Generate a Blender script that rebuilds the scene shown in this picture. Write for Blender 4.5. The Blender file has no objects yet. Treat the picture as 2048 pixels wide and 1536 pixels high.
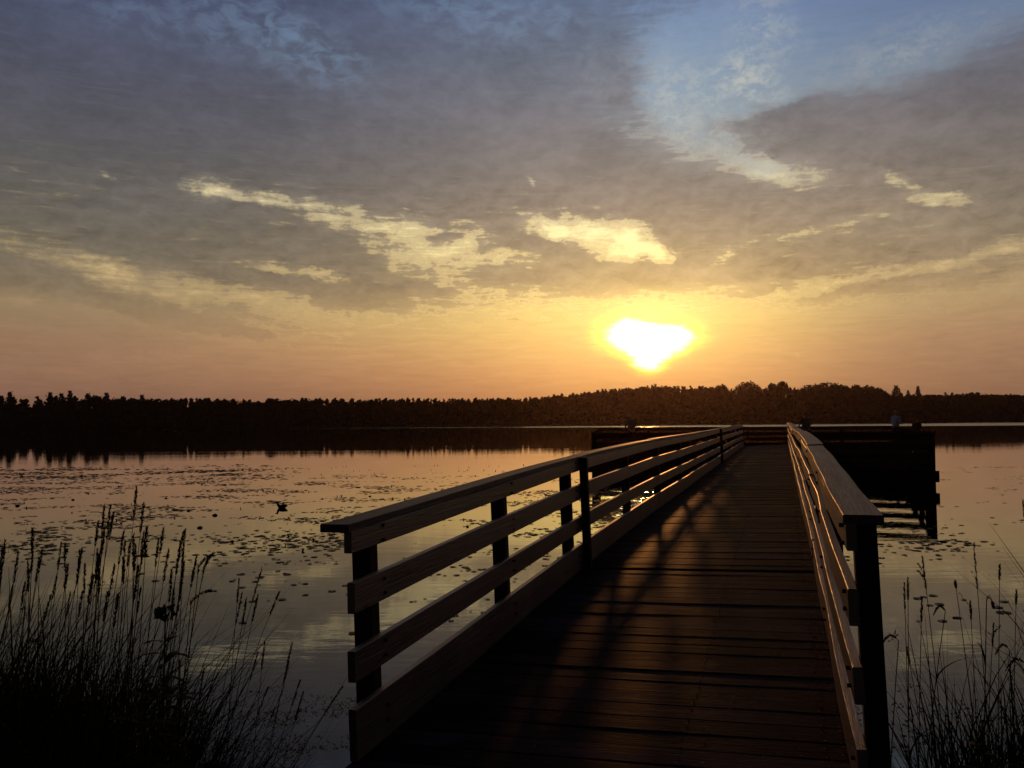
import bpy, bmesh, math, random
from mathutils import Vector, Matrix, noise
random.seed(7)
scene = bpy.context.scene
COL = scene.collection
R = math.radians

# ------------------------------------------------------------------ camera
F_PX = 1740.0                      # focal length in pixels of a 2048 px wide picture
H = 1.93                           # eye height above the lake
PITCH = math.atan((840.0 - 768.0) / F_PX)
ROLL = R(0.42)
fw = Vector((0, math.cos(PITCH), math.sin(PITCH)))
up0 = Vector((0, -math.sin(PITCH), math.cos(PITCH)))
rt = Vector((1, 0, 0)) * math.cos(ROLL) - up0 * math.sin(ROLL)
upv = Vector((1, 0, 0)) * math.sin(ROLL) + up0 * math.cos(ROLL)
cam_d = bpy.data.cameras.new('camera')
cam = bpy.data.objects.new('camera', cam_d)
COL.objects.link(cam)
m = Matrix((rt, upv, -fw)).transposed().to_4x4()
m.translation = Vector((0, 0, H))
cam.matrix_world = m
cam_d.sensor_width = 36.0
cam_d.lens = F_PX / 2048.0 * 36.0
cam_d.clip_start = 0.05
cam_d.clip_end = 6000
scene.camera = cam

def ray(px, py):
    return (fw + rt * ((px - 1024) / F_PX) - upv * ((py - 768) / F_PX))
def at(px, py, Y):
    d = ray(px, py)
    return Vector((0, 0, H)) + d * (Y / d.y)
def azel(px, py):
    d = ray(px, py).normalized()
    return math.degrees(math.atan2(d.x, d.y)), math.degrees(math.asin(d.z))

# ------------------------------------------------------------------ world / sky
def lin(c):
    out = []
    for v in c:
        v = v / 255.0
        out.append(v / 12.92 if v <= 0.04045 else ((v + 0.055) / 1.055) ** 2.4)
    return (out[0], out[1], out[2], 1.0)

SUN_AZ, SUN_EL = azel(1300, 682)
world = bpy.data.worlds.new('World')
scene.world = world
world.use_nodes = True
nt = world.node_tree
nt.nodes.clear()
def N(kind, **kw):
    n = nt.nodes.new(kind)
    for k, v in kw.items():
        setattr(n, k, v)
    return n
def L(a, b):
    nt.links.new(a, b)
def setin(n, i, v):
    if hasattr(v, 'is_linked') or isinstance(v, bpy.types.NodeSocket):
        L(v, n.inputs[i])
    else:
        n.inputs[i].default_value = v
def MA(op, a, b=None, c=None, clamp=False):
    n = N('ShaderNodeMath', operation=op, use_clamp=clamp)
    setin(n, 0, a)
    if b is not None: setin(n, 1, b)
    if c is not None: setin(n, 2, c)
    return n.outputs[0]
def VM(op, a, b=None):
    n = N('ShaderNodeVectorMath', operation=op)
    setin(n, 0, a)
    if b is not None: setin(n, 1, b)
    return n.outputs[0]
def SMOOTH(v, a, b, lo=0.0, hi=1.0):
    n = N('ShaderNodeMapRange', interpolation_type='SMOOTHSTEP')
    setin(n, 0, v)
    n.inputs[1].default_value = a; n.inputs[2].default_value = b
    n.inputs[3].default_value = lo; n.inputs[4].default_value = hi
    return n.outputs[0]
def NOISE(vec, scale, detail=6, rough=0.55, dist=0.0, color=False):
    n = N('ShaderNodeTexNoise')
    L(vec, n.inputs['Vector'])
    n.inputs['Scale'].default_value = scale
    n.inputs['Detail'].default_value = detail
    n.inputs['Roughness'].default_value = rough
    n.inputs['Distortion'].default_value = dist
    return n.outputs['Color'] if color else n.outputs['Fac']
def MAP(vec, loc=(0, 0, 0), rot=(0, 0, 0), sc=(1, 1, 1), kind='POINT'):
    n = N('ShaderNodeMapping', vector_type=kind)
    L(vec, n.inputs[0])
    n.inputs[1].default_value = loc; n.inputs[2].default_value = rot; n.inputs[3].default_value = sc
    return n.outputs[0]
def MIX(f, a, b, mode='MIX'):
    n = N('ShaderNodeMix', data_type='RGBA', blend_type=mode)
    n.clamp_factor = True
    setin(n, 0, f); setin(n, 6, a); setin(n, 7, b)
    return n.outputs[2]
def RAMP(val, stops):
    """stops: (elevation in degrees, sRGB)"""
    n = N('ShaderNodeValToRGB')
    L(val, n.inputs[0])
    cr = n.color_ramp
    stops = sorted(stops)
    while len(cr.elements) < len(stops):
        cr.elements.new(0.5)
    for e, (p, c) in zip(cr.elements, stops):
        e.position = min(1, max(0, p))
        e.color = lin(c)
    return n.outputs[0]

tc = N('ShaderNodeTexCoord')
sep = N('ShaderNodeSeparateXYZ')
L(tc.outputs['Generated'], sep.inputs[0])
az = MA('MULTIPLY', MA('ARCTAN2', sep.outputs[0], sep.outputs[1]), 57.2958)
el = MA('MULTIPLY', MA('ARCSINE', MA('MINIMUM', MA('MAXIMUM', sep.outputs[2], -1.0), 1.0)), 57.2958)
cmb = N('ShaderNodeCombineXYZ')
L(az, cmb.inputs[0]); L(el, cmb.inputs[1])
Q0 = cmb.outputs[0]
# domain warp, two octaves (degrees)
w1 = VM('MULTIPLY', VM('SUBTRACT', NOISE(MAP(Q0, sc=(1, 1.7, 1)), 0.22, 4, 0.55, color=True), (0.5, 0.5, 0.5)), (4.2, 1.9, 0))
w2 = VM('MULTIPLY', VM('SUBTRACT', NOISE(MAP(Q0, sc=(1, 1.6, 1)), 1.1, 6, 0.62, color=True), (0.5, 0.5, 0.5)), (1.9, 1.0, 0))
Q = VM('ADD', VM('ADD', Q0, w1), w2)

def ey(py, px=1024):
    return azel(px, py)[1]
PXDEG = F_PX * math.pi / 180
def blob(vec, px, py, rx, ry, rot=0, kind='SPHERICAL'):
    a, e = azel(px, py)
    mp = MAP(vec, loc=(a, e, 0), rot=(0, 0, R(rot)), sc=(rx / PXDEG, ry / PXDEG, 1), kind='TEXTURE')
    g = N('ShaderNodeTexGradient', gradient_type=kind)
    L(mp, g.inputs[0])
    return g.outputs[1]
def blobs(vec, lst, start=0.0):
    acc = start
    for b in lst:
        px, py, rx, ry, rot, s = b
        acc = MA('MULTIPLY_ADD', blob(vec, px, py, rx, ry, rot), s, acc)
    return acc

el40 = MA('DIVIDE', el, 45.0, clamp=True)
E = lambda py: ey(py) / 45.0
# colour of the open sky towards the sun and well to either side of it
clear_sun = RAMP(el40, [(0.0, (146, 96, 70)), (E(790), (176, 116, 80)), (E(745), (214, 150, 94)), (E(700), (232, 176, 104)), (E(650), (243, 200, 116)),
    (E(590), (249, 217, 132)), (E(530), (246, 220, 148)), (E(460), (242, 220, 160)), (E(390), (205, 194, 160)), (E(310), (160, 166, 166)),
    (E(200), (140, 158, 176)), (E(80), (128, 150, 178)), (E(0), (116, 138, 176)), (0.80, (40, 48, 72)), (1.0, (20, 24, 38))])
clear_side = RAMP(el40, [(0.0, (104, 76, 66)), (E(800), (122, 88, 75)), (E(750), (142, 105, 84)), (E(690), (160, 122, 93)), (E(630), (172, 142, 103)),
    (E(560), (180, 154, 112)), (E(470), (206, 186, 138)), (E(380), (222, 206, 162)), (E(290), (130, 138, 142)),
    (E(120), (104, 122, 152)), (E(0), (92, 108, 150)), (0.80, (32, 38, 60)), (1.0, (17, 20, 34))])
cloud_sun = RAMP(el40, [(0.0, (130, 88, 66)), (E(690), (190, 142, 92)), (E(620), (186, 150, 104)), (E(560), (168, 140, 106)), (E(500), (156, 134, 108)), (E(420), (146, 128, 112)),
    (E(330), (134, 124, 118)), (E(230), (120, 117, 122)), (E(120), (106, 112, 126)), (E(0), (92, 104, 130)), (0.80, (34, 38, 52)), (1.0, (16, 18, 28))])
cloud_side = RAMP(el40, [(0.0, (92, 64, 58)), (E(760), (112, 82, 70)), (E(700), (122, 94, 76)), (E(620), (122, 104, 82)), (E(540), (106, 96, 82)), (E(450), (92, 87, 82)),
    (E(350), (84, 81, 84)), (E(230), (79, 79, 92)), (E(120), (73, 77, 98)), (E(0), (64, 70, 100)), (0.80, (26, 29, 44)), (1.0, (14, 15, 24))])
# nearness to the sun's azimuth
daz = MA('SUBTRACT', az, SUN_AZ)
q = MA('DIVIDE', daz, 19.0)
nearL = MA('EXPONENT', MA('MULTIPLY', MA('MULTIPLY', q, q), -1.0))
q2 = MA('DIVIDE', daz, 10.5)
nearR = MA('EXPONENT', MA('MULTIPLY', MA('MULTIPLY', q2, q2), -1.0))
near = MIX(MA('GREATER_THAN', daz, 0.0), nearL, nearR)
near_v = near
clear = MIX(near_v, clear_side, clear_sun)
q3 = MA('DIVIDE', daz, 23.0)
nearC = MIX(MA('GREATER_THAN', daz, 0.0), nearL, MA('EXPONENT', MA('MULTIPLY', MA('MULTIPLY', q3, q3), -1.0)))
cloud = MIX(nearC, cloud_side, cloud_sun)

# coverage field: positive = cloud
elb = MA('MULTIPLY_ADD', MA('MAXIMUM', MA('MULTIPLY', az, -1.0), 0.0), 0.14, el)
base = SMOOTH(elb, ey(665), ey(535), -1.1, 1.25)
n_big = MA('SUBTRACT', NOISE(MAP(Q0, rot=(0, 0, R(12)), sc=(1, 2.0, 1)), 0.16, 9, 0.6, 0.4), 0.5)
n_fine = MA('SUBTRACT', NOISE(MAP(Q0, rot=(0, 0, R(9)), sc=(1, 1.7, 1)), 0.70, 9, 0.60, 0.5), 0.5)
n_str = MA('SUBTRACT', NOISE(MAP(Q0, rot=(0, 0, R(7)), sc=(0.8, 6.5, 1)), 0.5, 8, 0.6, 0.6), 0.5)
n_wisp = MA('SUBTRACT', NOISE(MAP(Q0, rot=(0, 0, R(-14)), sc=(1, 1.5, 1)), 2.2, 7, 0.62, 0.8), 0.5)
n_lit = MA('SUBTRACT', n_fine, MA('SUBTRACT', NOISE(MAP(VM('ADD', Q0, (0.25, -0.5, 0)), rot=(0, 0, R(9)), sc=(1, 1.7, 1)), 0.70, 9, 0.60, 0.5), 0.5))
band = MA('MULTIPLY', SMOOTH(el, ey(660), ey(560)), SMOOTH(el, ey(330), ey(430)))
opens = [
    (425, 383, 75, 30, -14, -1.9), (530, 402, 90, 24, -12, -1.5), (650, 428, 130, 34, -14, -1.2), (795, 447, 110, 36, -4, -1.5),
    (850, 500, 140, 56, -10, -1.9), (940, 478, 80, 40, 10, -1.1), (1010, 528, 120, 34, -4, -1.5), (1085, 447, 62, 34, -14, -2.0), (1150, 462, 84, 42, -12, -2.3),
    (1252, 482, 92, 56, -12, -2.8), (1300, 500, 50, 22, -10, -1.6), (1440, 517, 44, 26, 20, -1.5), (1395, 540, 60, 24, 15, -1.1), (900, 560, 220, 24, -4, -0.8), (570, 540, 120, 18, -10, -1.3), (660, 552, 70, 12, -8, -1.2),
    (230, 540, 330, 44, -8, -1.0), (330, 585, 280, 36, -16, -1.1), (500, 595, 240, 30, -14, -1.2), (60, 610, 240, 30, -8, -1.0), (640, 625, 220, 30, -8, -0.9), (330, 655, 260, 16, -12, -0.8),
    (1620, 30, 560, 190, 0, -3.2), (1370, 200, 170, 130, -30, -1.9), (1560, 120, 330, 130, -4, -1.9), (2000, 20, 330, 120, 20, -1.5), (1470, 180, 110, 60, -30, -1.2),
    (1390, 265, 190, 60, -32, -1.2), (1580, 345, 170, 34, -8, -1.5), (1500, 320, 120, 30, -30, -1.2), (1215, 240, 150, 34, -32, -0.7),
    (1830, 365, 110, 18, -28, -1.15), (1880, 398, 90, 14, -10, -1.15), (2000, 505, 150, 22, 10, -1.1), (1720, 440, 160, 30, 12, -0.6), (1860, 450, 100, 20, 20, -0.6), (1600, 465, 170, 12, 10, -0.7),
    (1064, 368, 20, 12, -30, -1.6), (205, 355, 22, 9, -10, -1.2), (1560, 185, 70, 26, -14, -1.6), (1480, 150, 60, 34, -40, -0.9),
    (1780, 548, 300, 14, 8, -1.2), (1960, 545, 200, 12, 8, -0.8)]
closes = [
    (1240, 130, 110, 90, -10, 1.3), (1150, 60, 160, 80, -10, 0.6), (1500, 540, 170, 30, -4, 1.5), (1120, 560, 260, 32, -6, 1.1), (1330, 545, 130, 34, 6, 1.2),
    (1030, 644, 46, 7, -4, 1.6), (1510, 583, 90, 9, 5, 1.6), (1800, 575, 260, 24, 5, 1.6), (2010, 605, 140, 14, 3, 1.5), (1690, 583, 140, 8, 6, 1.2),
    (620, 575, 190, 12, -10, 1.2), (780, 565, 150, 9, -4, 1.0), (700, 600, 160, 7, -4, 1.1), (330, 628, 300, 20, -12, 1.2), (120, 655, 260, 15, -3, 1.0), (450, 660, 260, 12, -3, 0.8), (870, 470, 70, 12, 0, 1.2), (1110, 490, 80, 14, 2, 1.4),
    (1950, 200, 300, 90, 16, 1.3), (1560, 230, 180, 36, 4, 1.3), (1760, 200, 160, 40, 8, 0.8)]
fb = blobs(Q, opens + closes, MA('MULTIPLY_ADD', n_big, 1.2, base))
fb = MA('MULTIPLY_ADD', band, -0.25, fb)
amp = MA('MULTIPLY_ADD', SMOOTH(fb, 1.5, 0.1), 0.85, 0.15)
nz = MA('ADD', MA('MULTIPLY', n_fine, 3.4), MA('MULTIPLY', n_wisp, 1.7))
fld = MA('MULTIPLY_ADD', nz, amp, fb)
low = SMOOTH(el, ey(770), ey(600))
fld = MA('ADD', fld, MA('MULTIPLY', MA('MULTIPLY', n_str, 3.2), low))
soft = SMOOTH(el, ey(420), ey(260), 0.30, 0.9)
cover = MA('ADD', MA('MULTIPLY', SMOOTH(fld, -1.0, 0.8), MA('SUBTRACT', 1.0, soft)), MA('MULTIPLY', SMOOTH(fld, -1.8, 1.3), soft))
# thin veils: only partly opaque at low elevation, thick higher up
veil = SMOOTH(el, ey(690), ey(560), 0.45, 1.0)
cover = MA('ADD', MA('MULTIPLY', cover, 0.80), MA('MULTIPLY', SMOOTH(fb, -1.2, 1.5), 0.20))
cover = MA('MULTIPLY', cover, veil)
# relief inside the clouds and the open parts
rel = MA('MULTIPLY_ADD', n_big, 0.9, 1.0)
rel = MA('MULTIPLY_ADD', n_fine, 0.40, rel)
rel = MA('MULTIPLY_ADD', n_wisp, 0.18, rel)
rel = MA('MULTIPLY_ADD', n_lit, MA('MULTIPLY_ADD', band, 0.4, 0.14), rel)
tex = N('ShaderNodeCombineColor')
for i in range(3): L(rel, tex.inputs[i])
cloud_t = MIX(1.0, cloud, tex.outputs[0], 'MULTIPLY')
rel2 = MA('MULTIPLY_ADD', n_str, MA('MULTIPLY_ADD', SMOOTH(el, ey(560), ey(650)), 0.22, 0.22), 0.97)
rel2 = MA('MULTIPLY_ADD', MA('MULTIPLY', n_wisp, band), 0.8, rel2)
rel2 = MA('MULTIPLY_ADD', MA('MULTIPLY', SMOOTH(fld, -0.3, -1.6), band), 0.34, rel2)
tex2 = N('ShaderNodeCombineColor')
for i in range(3): L(rel2, tex2.inputs[i])
clear_t = MIX(1.0, clear, tex2.outputs[0], 'MULTIPLY')
sky = MIX(cover, clear_t, cloud_t)
# pale veils of cirrus drifting through the blue
vl = blobs(Q, [(1370, 240, 260, 120, -32, 1.0), (1500, 165, 120, 60, -30, 0.9), (1560, 345, 150, 40, -8, 0.5), (1520, 60, 90, 120, 0, 0.5), (1800, 110, 260, 60, 10, 0.35)])
vl = MA('MULTIPLY', vl, SMOOTH(MA('ADD', n_fine, MA('MULTIPLY', n_wisp, 0.6)), -0.14, 0.20, 0.1, 1.0), clamp=True)
sky = MIX(MA('MULTIPLY', vl, MA('SUBTRACT', 1.0, MA('MULTIPLY', cover, 0.8))), sky, lin((178, 182, 178)))
# blue thin gaps high on the left
thin = blobs(Q, [(520, 50, 260, 80, -14, 1.0), (640, 120, 160, 60, -25, 0.7), (980, 30, 330, 70, -6, 1.0), (250, 20, 250, 50, -10, 0.6)])
thin = MA('MULTIPLY', thin, SMOOTH(n_fine, -0.12, 0.18, 0.1, 1.0), clamp=True)
sky = MIX(MA('MULTIPLY', thin, 0.48), sky, lin((116, 142, 170)))
# lit fringes round the gaps near the sun
fr = MA('MULTIPLY', SMOOTH(fld, -0.5, -0.05), SMOOTH(fld, 0.45, 0.02))
fr = MA('MULTIPLY', fr, blob(Q0, 1150, 520, 900, 330, 0))
fringe = N('ShaderNodeCombineColor')
L(MA('MULTIPLY', fr, 0.22), fringe.inputs[0]); L(MA('MULTIPLY', fr, 0.15), fringe.inputs[1]); L(MA('MULTIPLY', fr, 0.06), fringe.inputs[2])
sky = MIX(1.0, sky, fringe.outputs[0], 'ADD')
# glow of the veiled sun: wide warm halo, yellow ring, burnt-out core
QS = VM('ADD', Q0, VM('MULTIPLY', VM('SUBTRACT', NOISE(MAP(Q0, sc=(0.5, 2.2, 1)), 1.6, 5, 0.6, color=True), (0.5, 0.5, 0.5)), (1.5, 0.34, 0)))
def add_glow(sky, f, col):
    c = N('ShaderNodeCombineColor')
    for i in range(3):
        L(MA('MULTIPLY', f, col[i]), c.inputs[i])
    return MIX(1.0, sky, c.outputs[0], 'ADD')
halo = blob(Q0, 1300, 630, 520, 240, 0, 'QUADRATIC_SPHERE')
sky = add_glow(sky, halo, (0.46, 0.31, 0.07))
core = blobs(QS, [(1254, 663, 102, 58, 8, 0.95), (1344, 671, 100, 50, -4, 0.9), (1300, 690, 90, 78, 0, 0.75), (1298, 720, 48, 42, 0, 0.6), (1314, 630, 60, 42, 0, -0.9)])
sky = add_glow(sky, blob(Q0, 1300, 668, 170, 105, 0, 'QUADRATIC_SPHERE'), (0.5, 0.42, 0.10))
ring = SMOOTH(core, 0.05, 0.9)
sky = add_glow(sky, ring, (0.9, 0.80, 0.0))
white = SMOOTH(core, 0.42, 1.02)
sky = add_glow(sky, white, (2.6, 2.2, 1.5))
# clear dusk dome behind the clouds, away from the sun side
nish = N('ShaderNodeTexSky', sky_type='NISHITA')
nish.sun_disc = False
nish.sun_elevation = R(SUN_EL)
nish.sun_rotation = R(SUN_AZ)
back = SMOOTH(sep.outputs[1], 0.35, -0.35)
dim = N('ShaderNodeCombineColor')
dv = MA('MULTIPLY_ADD', back, -0.75, 1.0)
for i in range(3): L(dv, dim.inputs[i])
sky = MIX(1.0, sky, dim.outputs[0], 'MULTIPLY')
bg = N('ShaderNodeBackground'); L(sky, bg.inputs[0]); bg.inputs[1].default_value = 1.0
bg2 = N('ShaderNodeBackground'); L(nish.outputs[0], bg2.inputs[0]); bg2.inputs[1].default_value = 0.004
ad = N('ShaderNodeAddShader'); L(bg.outputs[0], ad.inputs[0]); L(bg2.outputs[0], ad.inputs[1])
out = N('ShaderNodeOutputWorld'); L(ad.outputs[0], out.inputs[0])

# ------------------------------------------------------------------ sun and exposure
sun_d = bpy.data.lights.new('sun', 'SUN')
sun_d.energy = 0.5
sun_d.angle = R(1.6)
sun_d.color = (1.0, 0.37, 0.09)
sun = bpy.data.objects.new('sun', sun_d)
COL.objects.link(sun)
sd = Vector((math.sin(R(SUN_AZ)) * math.cos(R(SUN_EL)), math.cos(R(SUN_AZ)) * math.cos(R(SUN_EL)), math.sin(R(SUN_EL))))
sun.rotation_euler = sd.to_track_quat('Z', 'Y').to_euler()
sun.location = (0, 0, 30)
vs = scene.view_settings
scene.display_settings.display_device = 'sRGB'
vs.view_transform = 'Standard'; vs.look = 'None'; vs.exposure = 0.0; vs.gamma = 1.0
vs.use_curve_mapping = False

# ------------------------------------------------------------------ materials
def new_mat(name):
    mt = bpy.data.materials.new(name)
    mt.use_nodes = True
    return mt, mt.node_tree, mt.node_tree.nodes['Principled BSDF']
def simple(name, col, rough=0.7, spec=0.3, var=0.25, scale=6.0):
    mt, t, b = new_mat(name)
    tcn = t.nodes.new('ShaderNodeTexCoord')
    no = t.nodes.new('ShaderNodeTexNoise'); no.inputs['Scale'].default_value = scale; no.inputs['Detail'].default_value = 5
    t.links.new(tcn.outputs['Object'], no.inputs['Vector'])
    cr = t.nodes.new('ShaderNodeValToRGB')
    cr.color_ramp.elements[0].position = 0.3; cr.color_ramp.elements[1].position = 0.7
    cr.color_ramp.elements[0].color = (col[0] * (1 - var), col[1] * (1 - var), col[2] * (1 - var), 1)
    cr.color_ramp.elements[1].color = (col[0] * (1 + var), col[1] * (1 + var), col[2] * (1 + var), 1)
    t.links.new(no.outputs['Fac'], cr.inputs[0]); t.links.new(cr.outputs[0], b.inputs['Base Color'])
    b.inputs['Roughness'].default_value = rough
    b.inputs['Specular IOR Level'].default_value = spec
    return mt
def wood(name, axis, col, rough=0.5, spec=0.5, bump=0.35, knots=True):
    """weathered timber, grain running along the local axis 0/1/2"""
    mt, t, b = new_mat(name)
    def n(k, **kw):
        x = t.nodes.new(k)
        for a, v in kw.items(): setattr(x, a, v)
        return x
    l = t.links.new
    tcn = n('ShaderNodeTexCoord')
    oi = n('ShaderNodeObjectInfo')
    at_ = n('ShaderNodeAttribute'); at_.attribute_name = 'plank'
    rnd = n('ShaderNodeMath', operation='ADD'); l(oi.outputs['Random'], rnd.inputs[0]); l(at_.outputs['Fac'], rnd.inputs[1])
    off = n('ShaderNodeCombineXYZ')
    mu = n('ShaderNodeMath', operation='MULTIPLY'); l(rnd.outputs[0], mu.inputs[0]); mu.inputs[1].default_value = 37.0
    for i in range(3): l(mu.outputs[0], off.inputs[i])
    va = n('ShaderNodeVectorMath', operation='ADD'); l(tcn.outputs['Object'], va.inputs[0]); l(off.outputs[0], va.inputs[1])
    mp = n('ShaderNodeMapping'); sc = [26.0, 26.0, 26.0]; sc[axis] = 1.1
    mp.inputs[3].default_value = sc; l(va.outputs[0], mp.inputs[0])
    gr = n('ShaderNodeTexNoise'); gr.inputs['Scale'].default_value = 1.0; gr.inputs['Detail'].default_value = 7; gr.inputs['Roughness'].default_value = 0.65; gr.inputs['Distortion'].default_value = 0.6
    l(mp.outputs[0], gr.inputs['Vector'])
    mp2 = n('ShaderNodeMapping'); sc2 = [130.0, 130.0, 130.0]; sc2[axis] = 5.0
    mp2.inputs[3].default_value = sc2; l(va.outputs[0], mp2.inputs[0])
    g2 = n('ShaderNodeTexNoise'); g2.inputs['Scale'].default_value = 1.0; g2.inputs['Detail'].default_value = 3
    l(mp2.outputs[0], g2.inputs['Vector'])
    st = n('ShaderNodeTexNoise'); st.inputs['Scale'].default_value = 2.3; st.inputs['Detail'].default_value = 6
    l(va.outputs[0], st.inputs['Vector'])
    cr = n('ShaderNodeValToRGB')
    e = cr.color_ramp.elements
    e[0].position = 0.28; e[0].color = (col[0] * .42, col[1] * .40, col[2] * .38, 1)
    e[1].position = 0.72; e[1].color = (col[0] * 1.3, col[1] * 1.3, col[2] * 1.3, 1)
    k = cr.color_ramp.elements.new(0.5); k.color = (col[0] * .95, col[1] * .93, col[2] * .9, 1)
    l(gr.outputs['Fac'], cr.inputs[0])
    stm = n('ShaderNodeMapRange'); stm.inputs[1].default_value = 0.35; stm.inputs[2].default_value = 0.7; stm.inputs[3].default_value = 0.55; stm.inputs[4].default_value = 1.25
    l(st.outputs['Fac'], stm.inputs[0])
    pv = n('ShaderNodeMath', operation='FRACT'); l(rnd.outputs[0], pv.inputs[0])
    pm = n('ShaderNodeMapRange'); pm.inputs[3].default_value = 0.6; pm.inputs[4].default_value = 1.4; l(pv.outputs[0], pm.inputs[0])
    ml = n('ShaderNodeMath', operation='MULTIPLY'); l(stm.outputs[0], ml.inputs[0]); l(pm.outputs[0], ml.inputs[1])
    cc = n('ShaderNodeCombineColor')
    for i in range(3): l(ml.outputs[0], cc.inputs[i])
    mx = n('ShaderNodeMix', data_type='RGBA', blend_type='MULTIPLY'); mx.inputs[0].default_value = 1.0
    l(cr.outputs[0], mx.inputs[6]); l(cc.outputs[0], mx.inputs[7])
    last = mx.outputs[2]
    if knots:
        vo = n('ShaderNodeTexVoronoi'); vo.inputs['Scale'].default_value = 1.0
        mp3 = n('ShaderNodeMapping'); s3 = [5.5, 5.5, 5.5]; s3[axis] = 2.6; mp3.inputs[3].default_value = s3
        l(va.outputs[0], mp3.inputs[0]); l(mp3.outputs[0], vo.inputs['Vector'])
        km = n('ShaderNodeMapRange'); km.inputs[1].default_value = 0.05; km.inputs[2].default_value = 0.11; km.inputs[3].default_value = 0.8; km.inputs[4].default_value = 0.0
        l(vo.outputs['Distance'], km.inputs[0])
        mk = n('ShaderNodeMix', data_type='RGBA'); l(km.outputs[0], mk.inputs[0]); l(last, mk.inputs[6]); mk.inputs[7].default_value = (col[0] * .18, col[1] * .15, col[2] * .13, 1)
        last = mk.outputs[2]
    l(last, b.inputs['Base Color'])
    rr = n('ShaderNodeMapRange'); rr.inputs[3].default_value = rough - 0.13; rr.inputs[4].default_value = rough + 0.2
    l(gr.outputs['Fac'], rr.inputs[0]); l(rr.outputs[0], b.inputs['Roughness'])
    b.inputs['Specular IOR Level'].default_value = spec
    ha = n('ShaderNodeMath', operation='ADD'); l(gr.outputs['Fac'], ha.inputs[0]); l(g2.outputs['Fac'], ha.inputs[1])
    bp = n('ShaderNodeBump'); bp.inputs['Strength'].default_value = bump; bp.inputs['Distance'].default_value = 0.006
    l(ha.outputs[0], bp.inputs['Height']); l(bp.outputs[0], b.inputs['Normal'])
    return mt

WCOL = (0.125, 0.088, 0.066)
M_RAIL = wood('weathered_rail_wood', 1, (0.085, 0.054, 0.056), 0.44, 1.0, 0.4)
M_CAP = wood('weathered_cap_wood', 1, (0.058, 0.038, 0.042), 0.52, 0.28, 0.6)
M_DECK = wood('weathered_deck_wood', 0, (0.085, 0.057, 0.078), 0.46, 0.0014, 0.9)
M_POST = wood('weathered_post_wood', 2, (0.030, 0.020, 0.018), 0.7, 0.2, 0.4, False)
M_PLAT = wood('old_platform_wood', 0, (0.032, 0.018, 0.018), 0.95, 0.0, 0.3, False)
M_BOLT = simple('rusty_bolt', (0.03, 0.02, 0.018), 0.6, 0.3)
M_LEAF = simple('tree_foliage', (0.040, 0.046, 0.022), 0.8, 0.1, 0.4, 0.6)
M_CONI = simple('conifer_foliage', (0.028, 0.036, 0.020), 0.85, 0.1, 0.4, 0.6)
M_BARK = simple('bark', (0.06, 0.045, 0.035), 0.9, 0.1)
M_SOIL = simple('bank_soil', (0.035, 0.028, 0.02), 0.95, 0.1, 0.4, 3)
M_HILL = simple('hill_ground', (0.03, 0.035, 0.018), 0.95, 0.05, 0.4, 0.05)
M_GRASS = simple('grass_green', (0.032, 0.038, 0.016), 0.85, 0.06, 0.4, 2)
M_HEAD = simple('seed_head_brown', (0.040, 0.024, 0.018), 0.9, 0.05, 0.3, 30)
M_PAD = simple('pad_green', (0.022, 0.034, 0.018), 0.6, 0.12, 0.45, 1.5)
M_LITTER = simple('dry_litter', (0.34, 0.26, 0.18), 0.9, 0.1, 0.4, 9)

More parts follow.
